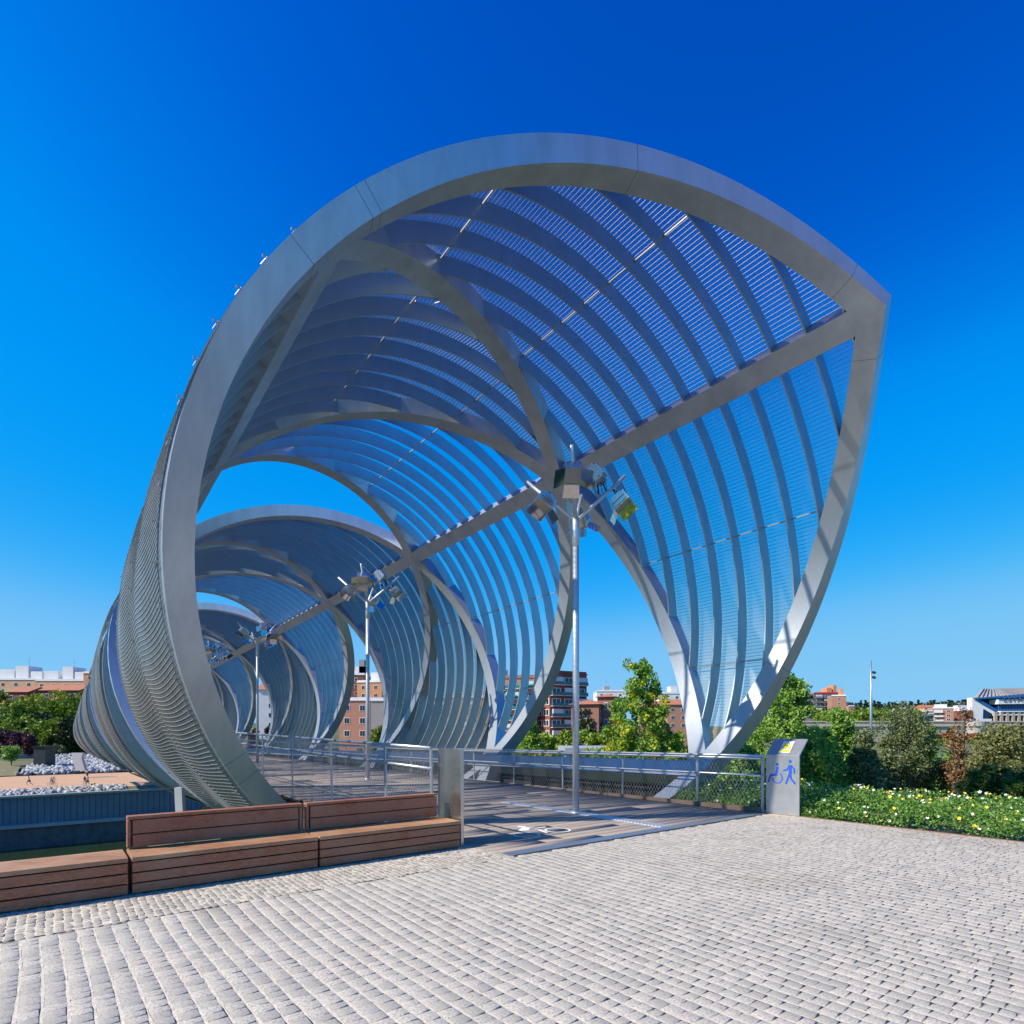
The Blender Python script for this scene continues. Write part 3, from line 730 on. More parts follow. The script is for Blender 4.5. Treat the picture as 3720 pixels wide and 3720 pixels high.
def clumps(n, prof, w_, z0, z1, rng, cr, hollow=.35):
    """clump centres inside a profile: prof(t) gives half width share at height share t"""
    C = []
    while len(C) < n:
        t = rng.random(); a = rng.random() * TAU; rr = math.sqrt(rng.uniform(hollow ** 2, 1))
        if rng.random() > prof(t) + .15: continue
        C.append((math.cos(a) * rr * prof(t) * w_ / 2, math.sin(a) * rr * prof(t) * w_ / 2, z0 + (z1 - z0) * t))
    C = np.array(C); return C, cr * rng.uniform(.6, 1.25, n)
PROF = dict(round=lambda t: math.sqrt(max(0, 1 - (2 * t - .9) ** 2)) * .95 + .03, column=lambda t: min(1, t * 5 + .3) * (1 - max(0, t - .55) * 1.6),
            cone=lambda t: (1 - t) * .95 + .08, spire=lambda t: .10 + .90 * max(0, 1 - t) ** 1.15 * (1 if t > .12 else .8), poplar=lambda t: (.55 + .45 * math.sin(min(1, t * 1.7) * math.pi)) * (1 - t ** 3 * .72), bush=lambda t: math.sqrt(max(0, 1 - t * t * .9)),
            cypress=lambda t: math.sin(math.pi * min(1, .12 + t * .88)) ** .6)
M_BARK = simple('grey_bark', (.20, .17, .14), .9, c2=(.11, .09, .075), scale=7, bmp=.4)
M_BARKL = simple('pale_bark', (.38, .34, .28), .85, c2=(.24, .20, .16), scale=6, bmp=.3)
L_POP = leafmat('poplar_leaf', (.14, .30, .045), (.30, .48, .09))
L_POPY = leafmat('poplar_leaf_turning', (0.128, 0.289, 0.034), (0.238, 0.425, 0.068), (0.600, 0.578, 0.034))
L_OLIVE = leafmat('olive_leaf', (.10, .145, .05), (.22, .26, .11), trans=.15)
L_OLIVE2 = leafmat('holm_oak_leaf', (.08, .11, .03), (.27, .27, .10), trans=.12)
L_BROWN = leafmat('withered_leaf', (0.182, 0.105, 0.042), (0.336, 0.210, 0.098), trans=.15)
L_PINE = leafmat('pine_needles', (0.130, 0.221, 0.016), (0.312, 0.416, 0.039), trans=.2)
L_DARK = leafmat('dark_leaf', (.014, .035, .010), (.05, .085, .02), trans=.1)
L_PLANE = leafmat('plane_leaf', (0.072, 0.160, 0.017), (0.246, 0.334, 0.029), trans=.2)
L_PLANE2 = leafmat('plane_leaf_yellowing', (0.149, 0.216, 0.016), (0.365, 0.365, 0.027), trans=.25)
L_PURPLE = leafmat('purple_leaf', (.05, .015, .03), (.12, .035, .06), trans=.1)
L_FERN = leafmat('acacia_leaf', (0.039, 0.091, 0.016), (0.117, 0.182, 0.033), trans=.15)
L_YEL = leafmat('yellow_shrub_leaf', (0.192, 0.264, 0.024), (0.480, 0.360, 0.036), trans=.2)
L_RED = leafmat('red_flower_hedge', (.35, .03, .015), (.20, .12, .03), trans=.1)
def tree(name, label, cat, X, Y, zb, zt, width, cb, leaf, nleaf, lsize, shape='round', nclump=60, cr=.3, trunk=.06, stems=((0, 0),), bark=None, seed=1, group=None, aspect=1.6, branches=10, hollow=.35):
    rng = np.random.default_rng(seed); H = zt - zb
    r = empty(name, (X, Y, zb), 0, label, cat, group)
    C, R = clumps(nclump, PROF[shape], width - cr, H * cb + cr * .4, H - cr * .6, rng, cr, hollow)
    C[:, :2] += rng.normal(size=(nclump, 2)) * width * .03
    V, F, T = leaves(nleaf, C, R, lsize, rng, aspect)
    fast_mesh('crown', V, F, leaf, r, attr=T)
    m = MB()
    for dx, dy in stems:
        k_ = 7; zz = np.linspace(0, H * (.86 if shape in ('column', 'poplar', 'cone') else .7), k_)
        wob = np.cumsum(rng.normal(size=(k_, 2)) * .02 * H / 4, 0); wob[0] = 0
        pts = np.stack([dx * (1 + zz / H * .5) + wob[:, 0], dy * (1 + zz / H * .5) + wob[:, 1], zz - .02], 1)
        m.tube(pts, np.linspace(trunk, trunk * .25, k_), 8)
        for i in range(branches):
            c = C[rng.integers(0, nclump)]; t0 = rng.uniform(.2, .75) * (c[2] / zz[-1] if c[2] < zz[-1] else 1); z0 = max(H * cb * .6, min(t0 * zz[-1], c[2] - .05 * H))
            i0 = np.interp(z0, zz, np.arange(k_)); a = np.array([np.interp(z0, zz, pts[:, j_]) for j_ in range(3)])
            mid = (a + c) / 2 + np.array([0, 0, -.05 * H * rng.random()])
            m.tube([a, mid, c], [trunk * .42 * (1 - z0 / H) + .006, trunk * .25, trunk * .08 + .003], 5)
    m.build('trunk', bark or M_BARK, r, True)
    return r
def wpos(x, Y): return ((x - CXP) * Y / FPX, Y)
def gxy(X, Y): p = DU @ np.array([X, Y]); q = DD @ np.array([X, Y]); return float(gz(p, q))
def ptree(name, label, cat, x, ytop, wpx, Y, cb, leaf, nleaf, lsize, **kw):
    X, Y = wpos(x, Y); zb = kw.pop('zb', None); zb = gxy(X, Y) - .05 if zb is None else zb
    return tree(name, label, cat, X, Y, zb, 1.6 - (ytop - HYP) * Y / FPX, wpx * Y / FPX, cb, leaf, nleaf, lsize, **kw)
# near trees to the right of the tube
ptree('poplar_tree', 'tall young poplar with yellowing lower leaves seen between lamp post and tube leg', 'tree', 2325, 2385, 440, 31, .12, L_POPY, 24000, .10, shape='spire', nclump=230, cr=.33, trunk=.07, seed=3, bark=M_BARKL, group='young poplars')
ptree('poplar_tree', 'bushy poplar just behind the right foot of the tube', 'tree', 2850, 2440, 420, 24, .10, L_POP, 30000, .08, shape='poplar', nclump=220, cr=.34, trunk=.06, stems=((0, 0), (.5, .2)), seed=4, bark=M_BARKL, group='young poplars')
ptree('poplar_tree', 'dense poplar standing directly behind the steel sign panel', 'tree', 2955, 2640, 250, 19, .0, L_POP, 14000, .07, shape='column', nclump=90, cr=.30, trunk=.05, seed=5, bark=M_BARKL, group='young poplars')
ptree('poplar_tree', 'narrow poplar between the sign panel and the olive trees', 'tree', 3048, 2575, 170, 20.5, .05, L_POP, 9500, .07, shape='column', nclump=60, cr=.26, trunk=.045, seed=6, bark=M_BARKL, group='young poplars')
ptree('poplar_tree', 'leafy low poplar under the right foot of the tube', 'tree', 2700, 2700, 170, 21, .05, L_POP, 9000, .075, shape='round', nclump=60, cr=.3, trunk=.045, seed=7, bark=M_BARKL, group='young poplars')
ptree('poplar_tree', 'poplar seen through the bare ribs left of the nearest lamp post', 'tree', 1925, 2610, 190, 38, .12, L_POPY, 9000, .12, shape='poplar', nclump=70, cr=.42, trunk=.07, seed=8, bark=M_BARKL, group='young poplars')
ptree('olive_tree', 'narrow grey-green olive tree nearest to the poplars', 'tree', 3142, 2655, 125, 19, .22, L_OLIVE, 9000, .055, shape='column', nclump=60, cr=.24, trunk=.045, stems=((-.12, 0), (.05, .05), (.22, .1)), seed=9, bark=M_BARKL, group='olive trees behind the roses')
ptree('olive_tree', 'tallest olive tree with two dark leaning trunks and an open crown', 'tree', 3290, 2548, 225, 21, .32, L_OLIVE, 11000, .055, shape='round', nclump=90, cr=.30, trunk=.07, stems=((-.12, 0), (.22, .1)), seed=10, group='olive trees behind the roses', hollow=.2)
ptree('olive_tree', 'low olive tree at the left foot of the tallest one', 'tree', 3222, 2700, 110, 20, .2, L_OLIVE, 5500, .055, shape='round', nclump=40, cr=.25, trunk=.05, seed=11, group='olive trees behind the roses')
ptree('holm_oak', 'broad holm oak bush between the tallest olive and the withered tree', 'tree', 3400, 2735, 200, 21.5, .1, L_OLIVE2, 12000, .055, shape='round', nclump=80, cr=.3, trunk=.05, seed=12)
ptree('withered_tree', 'thin withered tree with sparse brown leaves', 'tree', 3492, 2555, 120, 20, .12, L_BROWN, 2600, .06, shape='column', nclump=50, cr=.26, trunk=.055, stems=((0, 0), (-.1, .05)), seed=13, branches=26, hollow=.1)
ptree('holm_oak', 'large round holm oak at the right edge of the picture', 'tree', 3668, 2600, 260, 18, .12, L_OLIVE2, 24000, .055, shape='round', nclump=130, cr=.32, trunk=.06, seed=14)
ptree('holm_oak', 'small grey bush right of the withered tree', 'tree', 3565, 2740, 120, 21, .05, L_OLIVE, 6000, .05, shape='round', nclump=50, cr=.26, trunk=.03, seed=15)
ptree('silk_tree', 'low spreading dark feathery silk tree above the right end of the roses', 'tree', 3630, 2780, 300, 15.5, .38, L_FERN, 12000, .05, shape='bush', nclump=80, cr=.2, trunk=.04, seed=16, aspect=4)
for i, (x, yt, wp, Y) in enumerate(((3220, 2760, 170, 26), (3350, 2700, 160, 30), (3470, 2720, 130, 27), (3090, 2720, 120, 27), (3150, 2790, 150, 24), (3600, 2690, 130, 29), (2900, 2700, 200, 29), (2650, 2740, 120, 28))):
    ptree('poplar_tree', ['young green poplar filling the gap below the stone bridge', 'young poplar behind the tallest olive tree', 'bright poplar sapling behind the withered tree', 'green poplar sapling left of the tall mast', 'low leafy sapling under the narrow olive', 'bright sapling behind the large holm oak', 'poplar behind the back of the steel sign', 'sapling behind the low end of the spiral beam'][i], 'tree', x, yt, wp, Y, .05, L_POP, 5000, .085, shape='round', nclump=40, cr=.34, trunk=.04, seed=30 + i, bark=M_BARKL, group='young poplars')
for i, x in enumerate((2720, 2500, 2420, 2340, 2275)):   # saplings with pale stakes under the handrail
    X, Y = wpos(x, 17.5 + i); ptree('sapling', ['pale-stemmed sapling behind the last railing bay', 'pale-stemmed sapling in the fork of the spiral beam', 'low sapling left of the spiral beam foot', 'reddish low sapling seen through the cable net', 'leafy sapling next to the nearest lamp post'][i], 'tree', x, 2790, 110, 17.5 + i * .6, .35, (L_POP, L_POP, L_POP, L_BROWN, L_YEL)[i], 1500, .06, shape='round', nclump=20, cr=.22, trunk=.022, seed=50 + i, bark=M_BARKL, group='saplings below the railing')
# rows of low green and yellow shrubs behind the railing
def shrubrow(name, label, xs, yt, Y, leaf, wpx, n, ls, seed, group, cat='shrub'):
    for i, x in enumerate(xs):
        yy = yt + (RNG.random() - .5) * 26
        ptree(name, label if isinstance(label, str) else label[i], cat, x, yy, wpx * RNG.uniform(.85, 1.2), Y * RNG.uniform(.94, 1.06), .0, leaf, n, ls, shape='round', nclump=26, cr=wpx * Y / FPX * .2, trunk=.03, seed=seed + i, group=group, branches=3)
shrubrow('pine_shrub', 'rounded bright green pine in the row behind the garden railing', (1985, 2040, 2105, 2165, 2225, 2290, 2420, 2470), 2655, 62, L_PINE, 115, 2600, .22, 80, 'round pines in a row', 'tree')
shrubrow('yellow_shrub', 'low yellow-green shrub under the round pines', (1960, 2010, 2250, 2310, 2380, 2430, 2475), 2725, 36, L_YEL, 90, 1500, .11, 100, 'low yellow shrubs')
shrubrow('garden_shrub', 'low leafy shrub just outside the garden railing', (1880, 1935, 1990, 2050, 2120, 2190, 2600, 2660), 2830, 22.5, L_YEL, 95, 1300, .07, 120, 'shrubs outside the railing')
shrubrow('far_shrub', 'yellow-green shrub seen under the tube arches', (1095, 1130, 1165, 1200, 1240, 1275, 1310, 1400, 1440), 2700, 75, L_PINE, 60, 1500, .2, 140, 'shrubs beyond the tube')
ptree('round_tree', 'round green tree beside the blank grey wall of the pink block', 'tree', 1375, 2625, 70, 120, .1, L_PLANE, 3000, .4, seed=160, nclump=30, cr=1, trunk=.2)
ptree('dark_tree', 'dark broad tree between apartment block and brick tower house', 'tree', 2130, 2560, 115, 150, .2, L_DARK, 4500, .5, seed=161, nclump=40, cr=1.6, trunk=.3)
for i, x in enumerate((930, 975, 1010)): ptree('purple_tree', 'purple-leaved plum tree seen through the far arches', 'tree', x, 2635, 55, 130, .1, L_PURPLE, 1800, .45, seed=165 + i, nclump=24, cr=.9, trunk=.15, group='purple plum trees')
# left bank
for i, (x, yt, wp, Y, lf) in enumerate(((-20, 2490, 130, 195, 0), (45, 2545, 150, 188, 1), (110, 2500, 130, 200, 2), (165, 2530, 150, 190, 1), (215, 2505, 120, 200, 2), (262, 2520, 130, 192, 1), (300, 2512, 90, 198, 2), (95, 2600, 170, 178, 3), (200, 2605, 150, 176, 3), (262, 2600, 110, 174, 4), (20, 2590, 150, 180, 1), (150, 2570, 140, 183, 4))):
    ptree('plane_tree', ['plane tree at the far left edge', 'olive-green plane tree in the left of the bank row', 'yellow-topped plane tree left of the red roof', 'plane tree in the middle of the bank row', 'yellow-topped plane tree below the red roof', 'plane tree close to the far tube end', 'yellowing plane tree touching the tube silhouette', 'darker tree in front at the left of the row', 'darker tree in front in the middle of the row', 'dark rounded tree in front, next to the tube', 'tree in front at the far left of the row', 'dark tree behind the small black kiosk'][i], 'tree', x, yt, wp, Y, .12,
          (L_PLANE2, L_PLANE, L_PLANE2, L_PLANE, L_DARK)[lf] if lf < 4 else L_DARK, 4200, .62, seed=200 + i, nclump=46, cr=2.2, trunk=.35, group='trees along the far bank', hollow=.5)
for i, x in enumerate((15, 60, 105)): ptree('purple_tree', ['purple plum tree at the left picture edge', 'purple plum tree above the small street lamp', 'purple plum tree left of the black kiosk'][i], 'tree', x, 2648 + 8 * i, 80, 165, .1, L_PURPLE, 2600, .42, seed=170 + i, nclump=30, cr=1.3, trunk=.2, group='purple plum trees')
ptree('small_tree', 'small bright green tree on the grass mound by the river path', 'tree', 42, 2705, 66, 140, .3, L_POP, 2600, .3, seed=180, nclump=30, cr=.8, trunk=.15)
ptree('white_oleander', 'pale oleander bush above the low grey wall', 'shrub', 212, 2700, 50, 168, .0, L_OLIVE, 1500, .3, seed=181, nclump=20, cr=.8, trunk=.1)

# rose bed: one dense mass with white and yellow blooms
L_ROSE = leafmat('rose_leaf', (0.068, 0.180, 0.030), (0.210, 0.390, 0.068), trans=.25)
def rose_bed():
    rng = np.random.default_rng(5); n = 90000
    q = 8.2 - 12.5 * rng.random(n); p = 11.03 + 5.2 * rng.random(n) ** 1.25
    hh = .20 + .10 * np.sin(p * 2.3 + q * 1.1) * np.sin(q * 2.9 - p) + .10 * np.sin(q * 5.3) * np.sin(p * 6.1) * .6 + .18 * smooth(p, 11, 12)
    edge = smooth(p, 11.0, 11.22); shade = rng.random(n) ** .45
    z = (.03 + hh * (.35 + .65 * edge)) * shade + rng.normal(size=n) * .03; z += gz(p, q) * .55 * smooth(p, 12, 17)
    P = np.stack([DU[0] * p + DD[0] * q, DU[1] * p + DD[1] * q, np.maximum(z, .01)], 1)
    nn = rng.normal(size=(n, 3)); nn[:, 2] += .7; nn /= np.linalg.norm(nn, axis=1)[:, None]
    t = np.cross(nn, rng.normal(size=(n, 3))); t /= np.linalg.norm(t, axis=1)[:, None]; b = np.cross(nn, t)
    s = (.029 * rng.uniform(.6, 1.3, n))[:, None]; a = t * s * .8; c = b * s * .5
    V = np.stack([P - a, P + c, P + a, P - c], 1).reshape(-1, 3)
    tag(fast_mesh('rose_leaves', V, np.arange(n * 4).reshape(n, 4), L_ROSE, attr=np.repeat(rng.random(n), 4)), 'dense green rose bushes along the edge of the paving', 'rose bed', kind='stuff')
    m = MB(); k = 1700
    for i in range(k):
        p_ = 11.05 + 5.1 * rng.random() ** (.55 if i % 3 else 1.5); q_ = 8. - 12.2 * rng.random()
        h_ = .20 + .10 * math.sin(p_ * 2.3 + q_ * 1.1) * math.sin(q_ * 2.9 - p_) + .10 * .6 * math.sin(q_ * 5.3) * math.sin(p_ * 6.1) + .18 * float(smooth(p_, 11, 12))
        z_ = .03 + h_ * (.35 + .65 * float(smooth(p_, 11, 11.22))) * (1 if rng.random() < .75 else rng.uniform(.4, .9)) + .025 + float(gz(p_, q_)) * .55 * float(smooth(p_, 12, 17)); c0 = pq(p_, q_, z_); m.mi = 0 if rng.random() < .68 else 1
        r0 = rng.uniform(.02, .036); ax = rng.normal(size=3) * .5 + np.array([-.4, -.5, 1]); ax /= np.linalg.norm(ax); ex = np.cross(ax, (0, 1, .2)); ex /= np.linalg.norm(ex); ey = np.cross(ax, ex)
        a0 = rng.random() * TAU; pts = [c0 - ax * .008]
        for j in range(10):
            a_ = a0 + j * TAU / 10; rr = r0 * (1 if j % 2 else .62); pts.append(c0 + ex * rr * math.cos(a_) + ey * rr * math.sin(a_) + ax * .01 * (j % 2))
        m.add(pts, [(0, 1 + j, 1 + (j + 1) % 10) for j in range(10)])
    tag(m.build('rose_blooms', [simple('white_petal', (.82, .80, .70), .6), simple('yellow_petal', (.85, .62, .04), .6)]), 'white and yellow rose blooms scattered over the bushes', 'roses', kind='stuff')
rose_bed()
# bright lawn strip behind the railing end
def lawn():
    rng = np.random.default_rng(9); n = 16000; p = 11.1 + 4 * rng.random(n); q = 8 + 5.5 * rng.random(n); z = gz(p, q)
    P = np.stack([DU[0] * p + DD[0] * q, DU[1] * p + DD[1] * q, z + .0], 1); a = rng.random(n) * TAU; d = np.stack([np.cos(a), np.sin(a), np.zeros(n)], 1) * .012
    tip = P + np.stack([rng.normal(size=n) * .02, rng.normal(size=n) * .02, rng.uniform(.05, .11, n)], 1)
    V = np.stack([P - d, P + d, tip], 1).reshape(-1, 3)
    tag(fast_mesh('lawn_grass', V, np.arange(n * 3).reshape(n, 3), leafmat('lawn_blade', (.10, .24, .02), (.18, .34, .03)), attr=np.repeat(rng.random(n), 3)), kind='stuff')
lawn()
m = MB()
for i in range(8): m.add([pq(11.05, 7.5 + i, float(gz(11.05, 7.5 + i)) + .012), pq(15, 7.5 + i, float(gz(15, 7.5 + i)) + .012), pq(15, 8.5 + i, float(gz(15, 8.5 + i)) + .012), pq(11.05, 8.5 + i, float(gz(11.05, 8.5 + i)) + .012)], [(0, 1, 2, 3)])
tag(m.build('lawn', simple('lawn_green', (.10, .24, .025), .9, var=.3, scale=4)), kind='structure')

# ---------------------------------------------------------------- far bank: embankment wall, rocks, kiosk, people
def concrete(name, c, groove=0.):
    m, n, b = newmat(name); co = coords(n, (1, 1, 1), (0, 0, -uz)); f = ramp(n, noise(n, .35, 6, .65, co), .3, .7)
    col = mixcol(n, f, c, tuple(x * .72 for x in c))
    if groove:
        w_ = n.nodes.new('ShaderNodeTexWave'); w_.inputs['Scale'].default_value = groove; w_.inputs['Distortion'].default_value = 0; n.links.new(co, w_.inputs['Vector'])
        col = mixcol(n, ramp(n, w_.outputs['Fac'], .0, .12), tuple(x * .45 for x in c), col)
    n.links.new(col, b.inputs['Base Color']); b.inputs['Roughness'].default_value = .85; return m
emb = empty('embankment_wall', tuple(pq(0, 108, -15)), 0, 'high blue-grey concrete embankment wall on the far side of the river', 'wall'); eo = np.array(emb.location)
m = MB(); m.box(pq(60, 107.9, -9.6) - eo, (560, .5, 3.9), rz=uz); m.build('grooved_panel', concrete('grooved_concrete', (.19, .245, .30), .42), emb)
m = MB(); m.box(pq(60, 107.75, -7.62) - eo, (560, 1.0, .3), rz=uz); m.build('coping', concrete('coping_concrete', (.42, .44, .44)), emb)
m = MB(); m.box(pq(60, 107.2, -11.75) - eo, (560, 1.4, .45), rz=uz); m.build('ledge', concrete('ledge_stone', (.40, .42, .43)), emb)
m = MB(); m.box(pq(60, 107.5, -14.1) - eo, (560, 1.2, 4.3), rz=uz); m.build('lower_masonry', simple('wet_masonry', (.13, .145, .16), .7, var=.5, scale=1.2, bmp=.6), emb)
def rocks(name, label, n, area, size, seed):
    rng = np.random.default_rng(seed); V, F, T = [], [], []
    base = np.array([(x, y, z) for x in (-1, 1) for y in (-1, 1) for z in (-1, 1)], float)
    fc = np.array(((0, 1, 3, 2), (4, 6, 7, 5), (0, 4, 5, 1), (2, 3, 7, 6), (0, 2, 6, 4), (1, 5, 7, 3)))
    for i in range(n):
        p, q, z = area(rng); s = size * rng.uniform(.5, 1.25) * np.array([1, rng.uniform(.6, 1), rng.uniform(.4, .8)])
        v = (base * (1 + rng.uniform(-.38, .25, (8, 3)))) * s / 2; A = rng.normal(size=(3, 3)); Q, _ = np.linalg.qr(A); V.append(v @ Q.T + pq(p, q, z)); F.append(fc + 8 * i); T += [rng.random()] * 8
    m, nn, b = newmat(name + '_stone'); a = nn.nodes.new('ShaderNodeAttribute'); a.attribute_name = 'tint'
    nn.links.new(mixcol(nn, a.outputs['Fac'], (.44, .45, .46), (.24, .26, .29)), b.inputs['Base Color']); b.inputs['Roughness'].default_value = .85
    tag(fast_mesh(name, np.concatenate(V), np.concatenate(F), m, attr=T), label, 'rocks', kind='stuff')
rocks('riprap_rocks', 'pale broken rocks piled on top of the embankment wall', 2300, lambda r: ((lambda a, b: (a, 108.9 + b * 7.5, -7.6 + .35 * math.sin(b * 3.1) * r.random()))(r.uniform(-45, 9.5), r.random())), .7, 21)
rocks('rock_slope', 'pale broken rocks heaped beyond the sandy path by the black kiosk', 3600, lambda r: ((lambda a, b: (a + b * 5, 157 + b * 48, -7.5 + 1.9 * b + r.random() * .5))(r.uniform(-5.5, 22), r.random())), .9, 22)
m = MB()
for i in range(11):
    p0, p1 = -76 + i * 6.4, -76 + (i + 1) * 6.4
    f = lambda p: -7.6 + 1.9 * math.exp(-((p + 24) / 17) ** 4) + .3 * math.sin(p * .9)
    for j, (q0, q1, k0, k1) in enumerate(((157, 166, .1, .9), (166, 190, .9, 1.1), (190, 210, 1.1, .9))):
        m.add([pq(p0, q0, -7.6 + (f(p0) + 7.6) * k0), pq(p1, q0, -7.6 + (f(p1) + 7.6) * k0), pq(p1, q1, -7.6 + (f(p1) + 7.6) * k1), pq(p0, q1, -7.6 + (f(p0) + 7.6) * k1)], [(0, 1, 2, 3)])
tag(m.build('grass_mound', simple('dry_grass', (.13, .15, .05), .95, c2=(.30, .24, .12), scale=.9, bmp=.6), smooth=True), kind='structure')
def box_at(name, label, cat, x0, x1, yt, yb, Y, depth, mat, rz=0, cap=None):
    a = px(x0, yb, Y); b = px(x1, yt, Y); c = ((a[0] + b[0]) / 2, Y + depth / 2, a[2])
    r = empty(name, tuple(c), rz, label, cat); m = MB(); m.box((0, 0, (b[2] - a[2]) / 2), (b[0] - a[0], depth, b[2] - a[2])); m.build('body', mat, r)
    if cap: m = MB(); m.box((0, 0, b[2] - a[2] + .1), (b[0] - a[0] + cap, depth + cap, .35)); m.build('roof', mat, r)
    return r
M_BLACKP = simple('dark_kiosk_cladding', (.012, .02, .025), .5)
kx = box_at('kiosk', 'small black flared-roof kiosk on the rock slope', 'kiosk', 122, 164, 2722, 2780, 133, 3, M_BLACKP)
m = MB(); hz_ = 58 * 133 / FPX; w0 = 42 * 133 / FPX / 2
m.add([(-w0, -1.52, hz_), (w0, -1.52, hz_), (w0, 1.52, hz_), (-w0, 1.52, hz_), (-w0 - .35, -1.9, hz_ + .7), (w0 + .35, -1.9, hz_ + .7), (w0 + .35, 1.9, hz_ + .7), (-w0 - .35, 1.9, hz_ + .7)], [(0, 1, 5, 4), (1, 2, 6, 5), (2, 3, 7, 6), (3, 0, 4, 7), (4, 5, 6, 7)]); m.build('flared_roof', M_BLACKP, kx)
gw = empty('low_wall', tuple(pq(20, 212, -8.2)), 0, 'low grey concrete wall below the bank trees', 'wall')
m = MB(); m.box((0, 0, 1.4), (180, .5, 3.4), rz=uz); m.build('body', concrete('low_wall_concrete', (.26, .28, .28), .5), gw)
m = MB(); m.box((0, 0, 3.2), (180, .8, .25), rz=uz); m.build('coping', concrete('low_wall_coping', (.36, .38, .38)), gw)
def lamp_small(x, yt, yb, Y, label):
    a = px(x, yb, Y); b = px(x, yt, Y); r = empty('street_lamp', tuple(a), 0, label, 'street lamp'); h = b[2] - a[2]
    m = MB(); m.tube([(0, 0, 0), (0, 0, h)], .09, 8); m.build('pole', M_GALV, r, True); m = MB(); m.tube([(0, 0, h), (0, 0, h + .1), (0, 0, h + .55), (0, 0, h + .6)], [.1, .28, .28, .05], 10); m.build('lantern', M_WHITE, r, True)
lamp_small(19, 2668, 2735, 165, 'small white-headed street lamp under the purple trees')

# people, dog and bicycle on the sandy path (background, about 10 pixels tall)
SKIN = simple('skin', (.42, .25, .17), .6); HAIR = simple('dark_hair', (.02, .014, .01), .6)
def skin_mesh(name, verts, edges, radii, mat, parent, sub=1):
    me = bpy.data.meshes.new(name); me.from_pydata(verts, edges, []); me.materials.append(mat)
    o = bpy.data.objects.new(name, me); S.collection.objects.link(o); o.parent = parent
    md = o.modifiers.new('skin', 'SKIN'); md.use_smooth_shade = True
    for i, r_ in enumerate(radii): me.skin_vertices[0].data[i].radius = (r_, r_) if not isinstance(r_, tuple) else r_
    me.skin_vertices[0].data[0].use_root = True
    sb = o.modifiers.new('subsurf', 'SUBSURF'); sb.levels = sub; sb.render_levels = sub; return o
def person(loc, rz, label, J, top, bottom, scale=1., hat=None, skirt=False):
    """J: joints dict in metres (x forward, y left, z up)"""
    r = empty('person', tuple(loc), rz, label, 'person'); g = lambda k: tuple(np.array(J[k]) * scale)
    names = ['pelvis', 'chest', 'neck', 'head', 'crown', 'shl', 'ell', 'hal', 'shr', 'elr', 'har', 'hil', 'knl', 'anl', 'tol', 'hir', 'knr', 'anr', 'tor']
    V = [g(k) for k in names]; E_ = [(0, 1), (1, 2), (2, 3), (3, 4), (1, 5), (5, 6), (6, 7), (1, 8), (8, 9), (9, 10), (0, 11), (11, 12), (12, 13), (13, 14), (0, 15), (15, 16), (16, 17), (17, 18)]
    R = [.12, .135, .055, .10, .085, .06, .045, .035, .06, .045, .035, .085, .06, .04, .04, .085, .06, .04, .04]
    skin_mesh('body', V, E_, [q * scale for q in R], SKIN, r)
    skin_mesh('shirt', [g('pelvis'), g('chest'), g('shl'), g('shr'), tuple((np.array(g('shl')) + np.array(g('ell'))) / 2), tuple((np.array(g('shr')) + np.array(g('elr'))) / 2)], [(0, 1), (1, 2), (1, 3), (2, 4), (3, 5)], [.135, .15, .08, .08, .062, .062], top, r)
    kn = .75 if skirt else .95
    mixk = lambda a, b: tuple(np.array(g(a)) * (1 - kn) + np.array(g(b)) * kn)
    skin_mesh('trousers' if not skirt else 'shorts', [g('pelvis'), g('hil'), g('hir'), mixk('hil', 'knl'), mixk('hir', 'knr')], [(0, 1), (0, 2), (1, 3), (2, 4)], [.14, .11, .11, .085, .085], bottom, r)
    h = np.array(g('head')); c = np.array(g('crown')); skin_mesh('hair', [tuple(h + (c - h) * .6 + np.array([-.02, 0, 0])), tuple(c + np.array([-.02, 0, .02]))], [(0, 1)], [.098, .07], hat or HAIR, r)
    return r
STAND = dict(pelvis=(0, 0, .95), chest=(.02, 0, 1.32), neck=(.03, 0, 1.48), head=(.06, 0, 1.6), crown=(.05, 0, 1.72), shl=(.02, .19, 1.40), ell=(-.12, .24, 1.14), hal=(.02, .25, .94), shr=(.02, -.19, 1.40), elr=(.05, -.24, 1.13), har=(.22, -.22, 1.0), hil=(0, .1, .9), knl=(.2, .1, .5), anl=(.12, .1, .08), tol=(.30, .1, .03), hir=(0, -.1, .9), knr=(-.08, -.1, .48), anr=(-.34, -.1, .12), tor=(-.18, -.1, .03))
RUN = dict(STAND, ell=(-.22, .30, 1.22), hal=(-.05, .34, 1.32), elr=(.18, -.26, 1.18), har=(.42, -.22, 1.22), knl=(.34, .1, .62), anl=(.22, .1, .16), tol=(.4, .1, .1), knr=(-.12, -.1, .5), anr=(-.52, -.1, .28), tor=(-.44, -.1, .12), chest=(.10, 0, 1.30), neck=(.14, 0, 1.45), head=(.18, 0, 1.56), crown=(.18, 0, 1.68), shl=(.1, .18, 1.38), shr=(.1, -.18, 1.38))
CYC = dict(STAND, pelvis=(-.15, 0, 1.0), chest=(.15, 0, 1.32), neck=(.24, 0, 1.42), head=(.30, 0, 1.53), crown=(.30, 0, 1.66), shl=(.16, .18, 1.36), shr=(.16, -.18, 1.36), ell=(.36, .22, 1.14), elr=(.36, -.22, 1.14), hal=(.55, .2, 1.02), har=(.55, -.2, 1.02), hil=(-.12, .09, .96), hir=(-.12, -.09, .96), knl=(.22, .1, .78), knr=(.16, -.1, .62), anl=(.02, .1, .42), anr=(.02, -.1, .24), tol=(.16, .1, .38), tor=(.16, -.1, .20))
C_ = lambda n_, c: simple(n_, c, .8)
